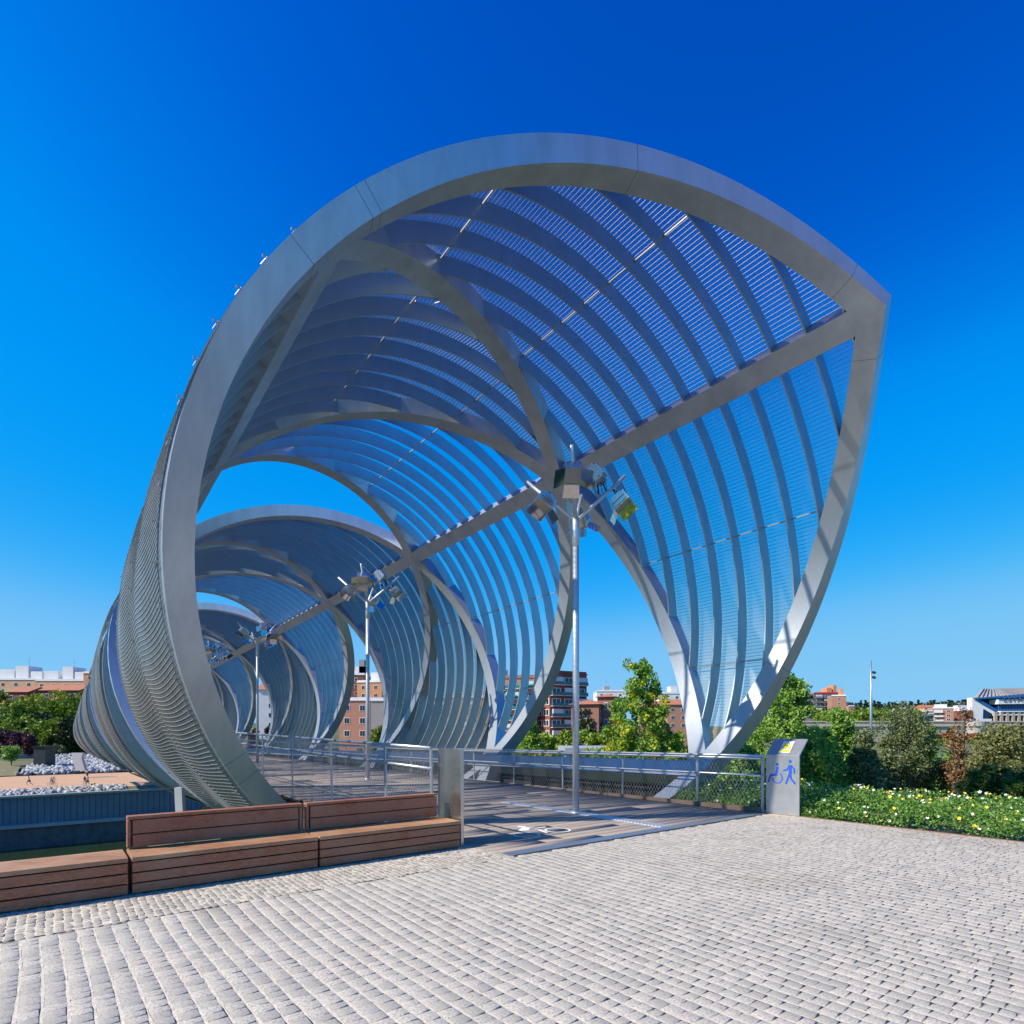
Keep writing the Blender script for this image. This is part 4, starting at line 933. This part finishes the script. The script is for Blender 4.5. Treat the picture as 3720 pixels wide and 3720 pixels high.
def on_path(x, Y): X, Y = wpos(x, Y); return (X, Y, -7.62)
person(on_path(106, 98.5), R_(180), 'jogger in a white top and dark shorts running left on the sandy path', RUN, C_('white_top', (.7, .7, .7)), C_('dark_shorts', (.02, .03, .06)), skirt=True)
person(on_path(308, 98.5), R_(160), 'woman in a long pale dress walking beside the man with the dog', STAND, C_('navy_vest', (.03, .03, .06)), C_('pale_skirt', (.6, .58, .55)))
person(on_path(318, 98.0), R_(0), 'man in a white shirt and dark shorts walking the dog', STAND, C_('white_shirt', (.72, .74, .76)), C_('navy_shorts', (.02, .03, .08)), skirt=True)
person(on_path(317, 113), R_(90), 'dark-clothed person at the foot of the rocks in the tube shadow', STAND, C_('black_coat', (.02, .015, .02)), C_('black_trousers', (.015, .015, .02)))
cyl = person(on_path(190, 98.2), 0, 'cyclist with a dark backpack and helmet riding right on the sandy path', CYC, C_('grey_shirt', (.55, .53, .5)), C_('grey_trousers', (.35, .33, .3)), hat=C_('dark_helmet', (.02, .03, .05)))
m = MB(); m.tube([(-.12, 0, 1.05), (-.16, 0, 1.12), (-.02, 0, 1.42), (.02, 0, 1.46)], [.06, .17, .17, .06], 10); m.build('backpack', C_('backpack_black', (.015, .02, .04)), cyl, True)
bl = on_path(190, 98.2); bk_ = empty('bicycle', tuple(bl), 0, 'bicycle ridden along the sandy path', 'bicycle')
M_TYRE = simple('tyre_black', (.015, .015, .015), .8)
for x_ in (-.52, .55):
    m = MB(); a = np.linspace(0, TAU, 25); m.tube(np.stack([x_ + .33 * np.cos(a), 0 * a, .34 + .33 * np.sin(a)], 1), .02, 6, cap=False)
    for i in range(8): m.tube([(x_, 0, .34), (x_ + .32 * math.cos(i * TAU / 8), 0, .34 + .32 * math.sin(i * TAU / 8))], .004, 4)
    m.build('wheel', M_TYRE, bk_, True)
m = MB()
for a, b in (((-.52, 0, .34), (-.12, 0, .32)), ((-.12, 0, .32), (-.22, 0, .85)), ((-.52, 0, .34), (-.2, 0, .78)), ((-.2, 0, .76), (.38, 0, .80)), ((-.12, 0, .32), (.4, 0, .72)), ((.36, 0, .92), (.55, 0, .34)), ((.36, 0, .92), (.52, 0, 1.0))): m.tube([a, b], .018, 6)
m.tube([(.52, -.25, 1.0), (.50, 0, 1.0), (.52, .25, 1.0)], .014, 6); m.build('frame', C_('frame_dark', (.05, .05, .06)), bk_, True)
m = MB(); m.tube([(-.36, 0, .88), (-.12, 0, .87)], [.06, .025], 8); m.build('saddle', M_TYRE, bk_, True)
dg = empty('dog', on_path(337, 97.6), R_(-8), 'small black dog walking ahead of the couple', 'dog')
skin_mesh('body', [(0, 0, .36), (.22, 0, .38), (.34, 0, .50), (.44, 0, .54), (.55, 0, .50), (-.2, 0, .36), (-.34, 0, .48), (.2, .07, .2), (.22, .07, .02), (.2, -.07, .2), (.26, -.07, .02), (-.2, .07, .2), (-.26, .07, .02), (-.2, -.07, .2), (-.16, -.07, .02)],
          [(0, 1), (1, 2), (2, 3), (3, 4), (0, 5), (5, 6), (1, 7), (7, 8), (1, 9), (9, 10), (5, 11), (11, 12), (5, 13), (13, 14)], [.10, .11, .07, .075, .035, .09, .02, .035, .025, .035, .025, .04, .025, .04, .025], C_('dog_black', (.015, .012, .012)), dg)

# bridge supports, and a dark bar for the shade under the edge
m = MB(); a = px(652, 2860, 19.5); b = px(662, 3060, 19.5); m.bar(a - BO, b - BO, .2, .24)
m.build('pier', simple('pale_pier_concrete', (.52, .55, .58), .8, var=.15, scale=1.5), bridge)
m = MB(); pp = [px(x, y, 116) for x, y in ((258, 2735), (274, 2800), (309, 2800), (296, 2755), (300, 2735))]
m.prism([(q[0], q[2]) for q in pp], (-BO[0], 116 - BO[1], -BO[2]), (1, 0, 0), (0, 0, 1), (0, 1, 0), .7)
m.build('far_pier', simple('far_pier_concrete', (.40, .42, .44), .8), bridge)
m = MB(); m.bar(pq(12.05, 9.3, .20) - BO, pq(11.9, 110, -2.2) - BO, .3, .55, up=(0, 0, 1)); m.build('edge_shade_bar', simple('underside_shade_black', (.02, .022, .025), .7), bridge)  # near-black bar added to paint the shaded underside below the long beam
# garden-side shade bar runs under the tube edge
# ---------------------------------------------------------------- buildings
M_BRICK = simple('red_brick', (.25, .085, .06), .85, c2=(.19, .065, .05), scale=2)
M_BRICK2 = simple('pink_brick', (.46, .24, .17), .85, c2=(.38, .19, .13), scale=2)
M_ORANGE = simple('orange_render', (.62, .28, .13), .85, c2=(.52, .23, .11), scale=.5)
M_PEACH = simple('peach_render', (.66, .40, .24), .85, c2=(.58, .34, .20), scale=.5)
M_WRENDER = simple('white_render', (.74, .74, .74), .85, c2=(.62, .63, .65), scale=.4)
M_GREYR = simple('grey_render', (.32, .31, .31), .85, var=.15, scale=.5)
M_TILE = simple('roof_tiles', (.46, .19, .10), .85, c2=(.34, .13, .08), scale=1.5)
M_GLASS = simple('window_glass', (.03, .05, .07), .12, .3)
M_FRAME = simple('window_frame_white', (.62, .64, .66), .6)
M_SHUT = simple('white_shutter', (.58, .60, .60), .7)
M_GREEN = simple('green_awning', (.01, .26, .16), .7)
M_TEAL = simple('teal_balcony_panel', (.05, .17, .17), .4)
M_STONE = simple('granite_masonry', (.44, .38, .32), .9, c2=(.34, .30, .26), scale=.6, bmp=.4)
def building(name, label, x0, x1, yt, Y, depth, rz=0., wall=M_BRICK, zb=None, floor=3.1, bay=3.4, rows=5, win=(1.5, 1.5), first=2.0, roof='flat', balc=None, shutters=None, rmat=M_WRENDER, huts=(), side=True, cat='building', group=None, awn=()):
    """box with real windows on the two faces seen; x0, x1, yt in photo pixels at distance Y"""
    a = px(x0, yt, Y); b = px(x1, yt, Y); W = (b[0] - a[0]) / max(.3, math.cos(rz)); zt = a[2]; X = (a[0] + b[0]) / 2
    zb = gxy(X, Y) - .5 if zb is None else zb
    r = empty(name, (X, Y + depth / 2 * abs(math.cos(rz)) + W / 2 * abs(math.sin(rz)), zb), rz, label, cat, group); H = zt - zb
    m = MB(); m.box((0, 0, H / 2), (W, depth, H)); m.build('wall', wall, r)
    m = MB()
    if roof == 'flat': m.box((0, 0, H + .1), (W + .5, depth + .5, .3)); m.box((0, -depth / 2 + .2, H + .55), (W, .2, .7)); m.build('parapet', rmat, r)
    elif roof == 'hip':
        e = .7; hh = min(W, depth) * .22; w_, d_ = W / 2 + e, depth / 2 + e; rl = max(0, w_ - d_)
        m.add([(-w_, -d_, H), (w_, -d_, H), (w_, d_, H), (-w_, d_, H), (-rl, 0, H + hh), (rl + .01, 0, H + hh)], [(0, 1, 5, 4), (1, 2, 5), (2, 3, 4, 5), (3, 0, 4), (3, 2, 1, 0)])
        m.build('roof', M_TILE, r)
    elif roof == 'gable':
        w_, d_ = W / 2 + .5, depth / 2 + .5; hh = depth * .2
        m.add([(-w_, -d_, H), (w_, -d_, H), (w_, d_, H), (-w_, d_, H), (-w_, 0, H + hh), (w_, 0, H + hh)], [(0, 1, 5, 4), (2, 3, 4, 5), (1, 2, 5), (3, 0, 4), (3, 2, 1, 0)]); m.build('roof', M_TILE, r)
    for hx, hw, hh, mt in huts:
        m = MB(); m.box((hx * W, 0, H + hh / 2 + .2), (hw * W, depth * .5, hh)); m.build('roof_hut', mt, r)
    if huts:
        m = MB(); hx = huts[0][0] * W; z0 = H + huts[0][2]
        m.tube([(hx, 0, z0), (hx, 0, z0 + 4.2)], .06, 5)
        for k_ in range(4): m.bar((hx - .9 + k_ * .12, 0, z0 + 2.6 + k_ * .4), (hx + .9 - k_ * .12, 0, z0 + 2.6 + k_ * .4), .05, .05)
        m.build('aerial', M_GALV, r)
    nb = max(1, int(W / bay)); faces = [(nb, W, lambda u, z: (u, -depth / 2, z), 0)]
    if side and abs(rz) > .1:
        sg = -1 if rz > 0 else 1; faces.append((max(1, int(depth / bay)), depth, (lambda u, z, sg=sg: (sg * W / 2, u, z)), 1))
    cnt = 0
    for n_, L, f, ax in faces:
        for i in range(rows):
            z = H - first - i * floor
            if z < 1: break
            for j in range(n_):
                if cnt >= 96: break
                u = (j + .5 - n_ / 2) * (L / n_); c = f(u, z); w_, h_ = win
                if balc and not ax and j % balc[0] == 0:
                    m = MB(); bw = L / n_ * balc[1]; m.box((c[0], c[1] - .6, z - h_ / 2 - .35), (bw, 1.2, .15)); m.build('balcony', M_WRENDER, r)
                    m = MB(); m.box((c[0], c[1] - 1.15, z - h_ / 2 + .15), (bw, .06, .95)); o = m.build('balcony_front', balc[2], r)
                    if (i * 7 + j * 3) % 5 < 2:
                        m = MB(); m.box((c[0], c[1] - .9, z + .3), (bw * .9, .5, 1.3)); m.build('glazed_balcony', M_FRAME, r)
                sz = (w_, .14, h_) if not ax else (.14, w_, h_)
                m = MB(); m.box(c, sz); fr = m.build('window', (shutters if shutters and (i + j) % 2 else M_FRAME), r)
                sz = (w_ * .82, .20, h_ * .82) if not ax else (.20, w_ * .82, h_ * .82)
                m = MB()
                for hs_ in (-1, 1):
                    cc = (c[0] + (hs_ * w_ * .215 if not ax else 0), c[1] + (hs_ * w_ * .215 if ax else 0), c[2]); m.box(cc, (w_ * .36, .20, h_ * .8) if not ax else (.20, w_ * .36, h_ * .8))
                m.build('pane', M_GLASS, fr); cnt += 1
    for (u, i) in awn:
        z = H - first - i * floor; m = MB(); c = (u * W, -depth / 2, z)
        m.add([(c[0] - 1.9, c[1] - .1, z + .9), (c[0] + 1.9, c[1] - .1, z + .9), (c[0] + 1.9, c[1] - 1.7, z - .3), (c[0] - 1.9, c[1] - 1.7, z - .3), (c[0] - 1.9, c[1] - .1, z + .85), (c[0] + 1.9, c[1] - .1, z + .85), (c[0] + 1.9, c[1] - 1.7, z - .38), (c[0] - 1.9, c[1] - 1.7, z - .38)],
              [(0, 1, 2, 3), (7, 6, 5, 4), (0, 3, 7, 4), (1, 5, 6, 2), (3, 2, 6, 7)]); m.build('awning', M_GREEN, r)
    return r
B = building
M_BRICK3 = simple('dusky_brick', (.33, .15, .11), .85, c2=(.27, .12, .09), scale=2)
# behind the tube, right of centre
B('apartment_block', 'brick apartment block with white glazed balconies and green awnings behind the bare ribs', 1795, 1962, 2462, 172, 12, -.2, M_BRICK2, rows=6, bay=4.2, win=(2.4, 1.5), balc=(1, .92, M_TEAL), awn=((.30, 0), (-.05, 1), (.3, 2)), rmat=M_TILE, huts=((-.35, .2, 3, M_WRENDER),), side=False)
B('apartment_block', 'dark brick apartment block with teal balcony fronts left of the nearest lamp post', 1962, 2105, 2445, 170, 12, .5, M_BRICK, rows=7, bay=3.9, win=(3.2, 1.9), balc=(1, .9, M_TEAL), rmat=M_BRICK)
B('apartment_block', 'red brick block seen in slivers through the second mesh panel', 1560, 1790, 2535, 178, 12, 0, M_BRICK2, rows=5, bay=4, balc=(2, .9, M_GREEN), side=False)
B('tower_house', 'red brick house with tiled hipped roof right of the nearest lamp post', 2108, 2205, 2558, 148, 12, -.35, M_BRICK3, rows=3, bay=3.6, win=(1.1, 2.2), floor=4.2, roof='hip', first=2.6)
B('tower_house', 'square brick corner tower with its own tiled pyramid roof', 2190, 2248, 2531, 150, 6.5, -.35, M_BRICK3, rows=3, bay=2.6, win=(.9, 2.0), floor=4.2, roof='hip', first=2.4)
B('white_flats', 'white flat-roofed block peeping over the brick tower house', 2168, 2270, 2512, 330, 14, 0, M_WRENDER, rows=2, bay=5, huts=((-.1, .2, 3, M_GREYR),), side=False)
B('white_flats', 'white block with roof huts right of the tall poplar', 2395, 2480, 2520, 310, 14, 0, M_WRENDER, rows=4, bay=4.5, huts=((.2, .3, 4, M_WRENDER),), side=False)
B('pink_house', 'pink house with a red tiled roof right of the tall poplar', 2330, 2425, 2566, 240, 12, 0, M_BRICK2, rows=3, bay=4, roof='gable', side=False)
B('pink_house', 'pink tiled house low behind the inner spiral beam', 2425, 2500, 2560, 235, 12, 0, M_BRICK2, rows=3, bay=4, roof='gable', side=False)
# through the arches, left of centre
B('orange_block', 'orange block with white attic floor left of the second lamp post', 1305, 1400, 2478, 230, 14, -.2, M_ORANGE, rows=3, bay=5, rmat=M_WRENDER, huts=((.1, .4, 4, M_WRENDER),))
B('brick_block', 'taller red brick block with white penthouse seen through the third arch', 1262, 1325, 2452, 262, 14, 0, M_BRICK, rows=5, bay=4, huts=((0, .7, 4, M_WRENDER), (.2, .3, 7, M_GREYR)))
B('pink_block', 'pink brick block with white shutters seen through the third arch', 1232, 1345, 2545, 158, 12, 0, M_BRICK2, rows=3, bay=3.2, floor=3.4, win=(1.6, 1.7), shutters=M_SHUT, side=False)
B('blank_wall_block', 'block with a blank grey end wall behind the second lamp post', 1347, 1400, 2546, 157, 12, 0, M_GREYR, rows=0)
B('white_house', 'white house with tiled roof seen through the far arches', 925, 1010, 2505, 190, 14, .15, M_WRENDER, rows=5, bay=5.2, win=(1.2, 1.5), roof='gable')
# left bank
B('terrace_block', 'peach apartment terrace with green awnings above the bank trees, left part', -60, 128, 2470, 262, 16, .0, M_PEACH, rows=3, bay=5, win=(1.7, 1.5), awn=((.02, 1), (.38, 1)), huts=((.1, .25, 6.5, M_WRENDER), (.38, .22, 4, M_WRENDER), (-.2, .3, 5, M_WRENDER)), side=False)
B('terrace_block', 'peach apartment terrace with stacked white penthouses above the bank trees', 130, 305, 2474, 258, 16, .0, M_PEACH, rows=3, bay=5, win=(1.7, 1.5), awn=((.0, 1),), huts=((.02, .22, 6.5, M_WRENDER), (-.33, .30, 4.6, M_WRENDER), (.32, .3, 4.2, M_WRENDER)), side=False)
B('orange_block', 'orange brick block end next to the tube silhouette', 303, 345, 2446, 250, 10, 0, M_ORANGE, rows=4, bay=4, side=False)
B('tiled_house', 'long low house with a worn red tiled roof below the terraces', 120, 287, 2508, 232, 14, 0, M_BRICK, rows=1, roof='gable', side=False)
B('tiled_house', 'low tiled house half hidden by the plane trees', 20, 100, 2514, 228, 12, 0, M_BRICK, rows=1, roof='gable', side=False)
# right
B('red_roof_block', 'dark apartment block with red roof and orange huts above the poplars', 2958, 3052, 2519, 420, 16, 0, simple('dark_brick', (.12, .11, .13), .8), rows=6, bay=5.5, win=(3.2, 1.7), balc=(1, .8, M_TEAL), rmat=simple('red_roof_sheet', (.55, .05, .04), .6), huts=((.2, .2, 4, M_ORANGE), (.42, .12, 6, M_ORANGE)), side=False)
B('brown_block', 'brown block with planted terrace right of the red-roofed one', 3040, 3085, 2528, 400, 14, -.3, M_BRICK2, rows=5, bay=5.5, huts=((.3, .2, 5, M_ORANGE),))
B('tower_block', 'brick tower block peeping above the poplar behind the tube foot', 2888, 2925, 2474, 380, 14, 0, M_BRICK, rows=6, bay=5, side=False)
B('white_flats', 'pink and white balcony block left of the stadium', 3415, 3475, 2573, 430, 12, -.35, M_BRICK2, rows=4, bay=4.4, win=(2.4, 1.6), balc=(2, .9, M_WRENDER), huts=((0, .5, 3, M_WRENDER),))
B('brick_block', 'red brick block beside the stadium wall', 3485, 3535, 2582, 440, 12, 0, M_BRICK, rows=4, bay=5, huts=((0, .6, 4, M_WRENDER),), side=False)
B('dark_block', 'dark glazed block left of the pink and white one', 3368, 3416, 2584, 435, 12, 0, simple('slate_render', (.06, .08, .11), .6), rows=3, bay=4.4, balc=(1, .8, M_TEAL), side=False)
B('villa', 'pale villa with orange tiled roof on the wooded hill', 3358, 3410, 2571, 620, 16, 0, M_PEACH, rows=1, bay=8, roof='gable', side=False)
B('villa', 'small white house among the hillside trees', 3268, 3302, 2574, 560, 12, 0, M_WRENDER, rows=1, bay=8, side=False)
B('villa', 'brick villa between hillside trees left of the mast', 3083, 3104, 2566, 450, 10, 0, M_BRICK2, rows=1, bay=8, side=False)

# ---------------------------------------------------------------- stadium
YS = 450.; k_ = YS / FPX
def sx(cx): return (3400 + cx / 6.04 - CXP) * k_
def sz(cy): return 1.6 - (2440 + cy / 6.04 - HYP) * k_
st = empty('stadium', (sx(1300), YS, 0), 0, 'white football stadium stand with blue glazing and ribbed grey roof at the right edge', 'stadium'); SO = np.array(st.location)
M_SW = simple('stadium_white', (.78, .79, .80), .7); M_SB = simple('stadium_blue', (.01, .13, .36), .5); M_SG = simple('stadium_glass', (.01, .035, .12), .15, .3); M_SR = simple('stadium_roof', (.42, .42, .41), .7, var=.15, scale=.1)
def spoly(name, pts, mat, y0, d, parent=None):
    m = MB(); m.prism([(sx(a) - SO[0], sz(b)) for a, b in pts], (0, y0, 0), (1, 0, 0), (0, 0, 1), (0, 1, 0), d); return m.build(name, mat, parent or st)
spoly('gable_wall', [(790, 570), (880, 570), (884, 640), (1340, 905), (1340, 930), (1232, 925), (1040, 812), (1030, 1035), (1230, 1035), (1230, 1110), (800, 1110)], M_SW, 0, 5)
spoly('gable_glazing', [(1040, 812), (1232, 925), (1230, 1035), (1030, 1035)], M_SG, .5, 3)
spoly('seating_rake', [(884, 585), (905, 590), (1345, 840), (1345, 902), (884, 638)], M_SB, -.6, 5)
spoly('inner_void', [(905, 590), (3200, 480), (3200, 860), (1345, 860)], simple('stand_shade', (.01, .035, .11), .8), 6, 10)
spoly('roof_edge_beam', [(880, 575), (1900, 490), (3300, 480), (3300, 560), (1900, 560), (880, 605)], M_SB, -1.5, 2)
spoly('press_box', [(1300, 612), (3300, 585), (3300, 690), (1300, 716)], M_SW, -3, 12)
spoly('press_box_roof', [(1295, 605), (3300, 576), (3300, 586), (1295, 614)], M_SB, -3.6, 13)
spoly('curtain_wall', [(1345, 716), (3300, 690), (3300, 865), (1345, 870)], M_SG, -1, 10)
spoly('terrace_slab', [(1340, 868), (3300, 862), (3300, 882), (1340, 888)], M_SW, -3.5, 14)
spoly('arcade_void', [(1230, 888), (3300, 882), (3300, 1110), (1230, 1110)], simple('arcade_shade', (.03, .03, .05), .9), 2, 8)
m = MB()
for cx in np.arange(1345, 3300, 33): m.box((sx(cx) - SO[0], -1.2, (sz(716) + sz(868)) / 2), (.25, .5, sz(716) - sz(868)))
for cy in (770, 820): m.box((sx(2320) - SO[0], -1.2, sz(cy)), (sx(3300) - sx(1345), .4, .2))
m.build('mullions', simple('blue_mullion', (.04, .15, .34), .5), st)
for cx in range(1245, 3300, 128):
    m = MB(); m.box((sx(cx) - SO[0], -2.5, (sz(890) + sz(1110)) / 2), (2.0, 1.5, sz(890) - sz(1110))); m.build('arcade_pier', M_STONE, st)
spoly('arcade_beam', [(1235, 935), (3300, 925), (3300, 955), (1235, 962)], M_SW, -3.2, 3)
# roof slab leaning back and its rafters
za = sz(572); kb = (YS + 45) / YS; zb_ = 1.6 + (sz(385) - 1.6) * kb
m = MB(); x0, x1 = sx(800) - SO[0], sx(3400) - SO[0]; xb = sx(1010) * kb - SO[0]
m.add([(x0, -1, za), (x1, -1, sz(480)), (x1, 45, zb_), (xb, 45, zb_), (x0, -1, za - .8), (x1, -1, sz(480) - .8), (x1, 45, zb_ - .8), (xb, 45, zb_ - .8)], [(0, 1, 2, 3), (7, 6, 5, 4), (0, 3, 7, 4), (3, 2, 6, 7)])
m.build('roof', M_SR, st)
for i in range(26):
    a = sx(890 + i * 92) - SO[0]; t = (a - x0) / (x1 - x0); zz = za + (sz(480) - za) * t
    m = MB(); m.bar((a, -1.5, zz + .5), (a + (xb - x0) * (1 - t) + 6 * t, 45, zb_ + .8), .5, 1.0); m.build('rafter', M_GREYR, st)
cu = bpy.data.curves.new('lettering', 'FONT'); cu.body = 'ESTADIO'; cu.size = 5.4; cu.extrude = .1; cu.align_x = 'CENTER'; cu.space_character = 1.1
tmp = bpy.data.objects.new('tmp', cu); S.collection.objects.link(tmp); dg_ = bpy.context.evaluated_depsgraph_get(); lme = bpy.data.meshes.new_from_object(tmp.evaluated_get(dg_)); bpy.data.objects.remove(tmp)
lme.materials.clear(); lme.materials.append(simple('letter_grey', (.12, .13, .15), .6)); lo = bpy.data.objects.new('lettering', lme); S.collection.objects.link(lo); lo.parent = st
lo.location = (sx(1795) - SO[0], -3.25, sz(672)); lo.rotation_euler = (R_(90), 0, 0); lo.scale = (1.15, 1, 1)

# ---------------------------------------------------------------- stone road bridge, flower hedges, far canal wall
YB = 300.
sb = empty('stone_bridge', (px(3400, 2650, YB)[0], YB, -6), 0, 'old granite road bridge with a round pier below the stadium', 'bridge'); bo2 = np.array(sb.location)
def bz(y): return 1.6 - (y - HYP) * YB / FPX - bo2[2]
def bx(x): return (x - CXP) * YB / FPX - bo2[0]
m = MB(); arch = [(bx(3424) + 0, 0)] if False else []
def arched(x0, x1, yt, spans):
    pts = [(bx(x0), bz(2740)), (bx(x0), bz(yt)), (bx(x1), bz(yt)), (bx(x1), bz(2740))]
    for a, b, top in reversed(spans):
        t = np.linspace(0, math.pi, 11); cxm, w_ = (bx(a) + bx(b)) / 2, (bx(b) - bx(a)) / 2; h_ = bz(top) - bz(2740)
        pts += [(cxm + w_ * math.cos(q), bz(2740) + h_ * math.sin(q)) for q in t]
    return pts
m.prism(arched(2860, 4100, 2624, [(2990, 3068, 2660), (3100, 3180, 2655), (3424, 3490, 2640), (3620, 3700, 2640)]), (0, 0, 0), (1, 0, 0), (0, 0, 1), (0, 1, 0), 10); m.build('arches', M_STONE, sb)
m = MB(); m.box(((bx(2860) + bx(4100)) / 2, -.3, bz(2637)), (bx(4100) - bx(2860), 1, .5)); m.box(((bx(2860) + bx(4100)) / 2, 0, bz(2621)), (bx(4100) - bx(2860), .8, .5)); m.build('string_course', simple('weathered_stone', (.52, .44, .37), .9), sb)
m = MB(); c = (bx(3538), 0, 0); m.tube([(c[0], 0, bz(2740)), (c[0], 0, bz(2638))], bx(3568) - bx(3538), 20); m.tube([(c[0], 0, bz(2638)), (c[0], 0, bz(2634)), (c[0], 0, bz(2622))], [(bx(3574) - bx(3538))] * 3, 20)
m.build('round_pier', simple('pier_stone', (.46, .44, .42), .9, var=.3, scale=.8, bmp=.5), sb)
for x in (3398, 3507):
    m = MB(); m.tube([(bx(x), .5, bz(2622)), (bx(x), .5, bz(2618)), (bx(x), .5, bz(2612)), (bx(x), .5, bz(2608))], [.8, .4, .55, .05], 8); m.build('pinnacle', M_STONE, sb)
def hedge(name, label, x0, x1, yt, yb, Y, leaf, seed, n=7000, ls=.4, ty=.02):
    rng = np.random.default_rng(seed); a = px(x0, yb, Y); b = px(x1, yt, Y); k = 60
    C = np.stack([rng.uniform(a[0], b[0], k), Y + rng.uniform(0, 3, k), rng.uniform(a[2], b[2], k)], 1)
    V, F, T = leaves(n, C, np.full(k, (b[2] - a[2]) * .55 + .4), ls, rng); return tag(fast_mesh(name, V, F, leaf, attr=T), label, 'hedge')
hedge('flower_hedge', 'long red-flowering hedge in front of the stone bridge', 3378, 3585, 2674, 2690, 240, L_RED, 1, ls=.5)
hedge('green_hedge', 'low clipped green hedge below the red one', 3340, 3600, 2694, 2706, 225, L_PLANE, 2, ls=.4)
hedge('green_hedge', 'green hedge along the far canal wall', 3330, 3720, 2712, 2730, 200, L_PLANE, 3, ls=.4)
hedge('green_hedge', 'green creeping hedge left of the red one', 3290, 3380, 2650, 2700, 235, L_POP, 4, ls=.5)
cw = empty('canal_wall', (px(3400, 2760, 190)[0], 190, -14), 0, 'dark blue-grey canal wall with white coping beyond the olive trees', 'wall'); co_ = np.array(cw.location)
a = px(3040, 2740, 190); b = px(4100, 2740, 190)
m = MB(); m.box(((a[0] + b[0]) / 2 - co_[0], 0, a[2] - 2.6 - co_[2]), (b[0] - a[0], 1, 5)); m.build('body', concrete('canal_concrete', (.20, .26, .32), .3), cw)
m = MB(); m.box(((a[0] + b[0]) / 2 - co_[0], -.1, a[2] - co_[2]), (b[0] - a[0], 1.6, .5)); m.build('coping', M_SW, cw)
m = MB()
for x in np.arange(a[0], b[0], 2.): m.box((x - co_[0], 0, a[2] + .7 - co_[2]), (.08, .08, 1.1))
m.bar((a[0] - co_[0], 0, a[2] + 1.25 - co_[2]), (b[0] - co_[0], 0, a[2] + 1.25 - co_[2]), .06, .06); m.build('railing', M_GALV, cw)
gm = MB(); gq = [px(2900, 2700, 330), px(4400, 2700, 330), px(4400, 2735, 192), px(2900, 2735, 192)]
gm.add(gq, [(3, 2, 1, 0)]); tag(gm.build('park_lawn', simple('park_green', (.14, .20, .05), .95, var=.3, scale=.1)), kind='structure')
# tall mast
Xm, Ym = wpos(3164, 33); zb_m = gxy(Xm, Ym); zt_m = 1.6 - (2400 - HYP) * Ym / FPX
ms = empty('light_mast', (Xm, Ym, zb_m), 0, 'tall slim grey light mast with two small floodlights rising above the olive trees', 'light mast')
m = MB(); h = zt_m - zb_m; hs_ = 1.6 - (2535 - HYP) * Ym / FPX - zb_m
m.tube([(0, 0, 0), (0, 0, hs_), (0, 0, hs_ + .05), (0, 0, h)], [.075, .068, .05, .042], 12); m.build('pole', M_GALV, ms, True)
for y in (2443, 2461):
    z = 1.6 - (y - HYP) * Ym / FPX - zb_m
    m = MB(); m.bar((.05, 0, z), (.20, 0, z + .03), .04, .03); m.box((.17, 0, z), (.16, .14, .10), M=np.array(Matrix.Rotation(.5, 3, 'Y'))); m.build('floodlight', simple('mast_lamp_dark', (.05, .055, .06), .5), ms)
# grey pavilion roofs seen over the garden railing
box_at('park_pavilion', 'low grey pavilion with a pale flat roof beyond the garden railing', 'pavilion', 2075, 2250, 2730, 2790, 44, 6, simple('pavilion_grey', (.34, .37, .40), .7), cap=1.0)
box_at('park_pavilion', 'second low pavilion half hidden behind the round pines', 'pavilion', 2010, 2215, 2712, 2760, 72, 8, simple('pavilion_dark', (.22, .24, .26), .7), cap=1.0)

# ---------------------------------------------------------------- wooded hill with cypresses
rng = np.random.default_rng(77)
hp = []
for i in range(900):
    x = rng.uniform(2930, 3760); Y = rng.uniform(640, 800); y0 = 2572 + 8 * math.sin(x * .012) + (Y - 640) * -.035
    hp.append(px(x, y0 + rng.uniform(0, 46), Y))
V, F, T = leaves(26000, np.array(hp), np.full(len(hp), 5.2), 2.1, rng)
tag(fast_mesh('hillside_wood', V, F, leafmat('far_wood_leaf', (.03, .06, .035), (.06, .10, .05), trans=.1), attr=T), 'dark wood covering the distant hill behind mast and stadium', 'wood', kind='stuff')
hp = [px(rng.uniform(2960, 3330), rng.uniform(2590, 2640), rng.uniform(330, 420)) for i in range(300)]
V, F, T = leaves(16000, np.array(hp), np.full(len(hp), 3.4), 1.1, rng)
tag(fast_mesh('park_wood', V, F, L_PLANE, attr=T), 'green park wood between the poplars and the stone bridge', 'wood', kind='stuff')
cyp = None
for i, x in enumerate(np.concatenate([np.linspace(3088, 3335, 24), np.linspace(3345, 3530, 17)])):
    x = x + rng.uniform(-4, 4); Y = rng.uniform(680, 760); yt = 2543 + rng.uniform(-4, 12) + max(0, (3200 - x)) * .02; X = (x - CXP) * Y / FPX; zt = 1.6 - (yt - HYP) * Y / FPX
    if cyp is None: cyp = tree('cypress_tree', 'slim dark cypress standing on the skyline of the wooded hill', 'tree', X, Y, zt - 17, zt, 4.6, .03, L_DARK, 900, 1.1, shape='cypress', nclump=40, cr=1.0, trunk=.3, seed=300, group='cypresses on the hill skyline', branches=2); c = cyp
    else: c = copy_tree(cyp)
    sc_ = rng.uniform(.75, 1.15); c.location = (X, Y, zt - 17 * sc_); c.scale = (sc_ * rng.uniform(.8, 1.5), sc_, sc_); c.rotation_euler = (0, 0, rng.random() * 6)
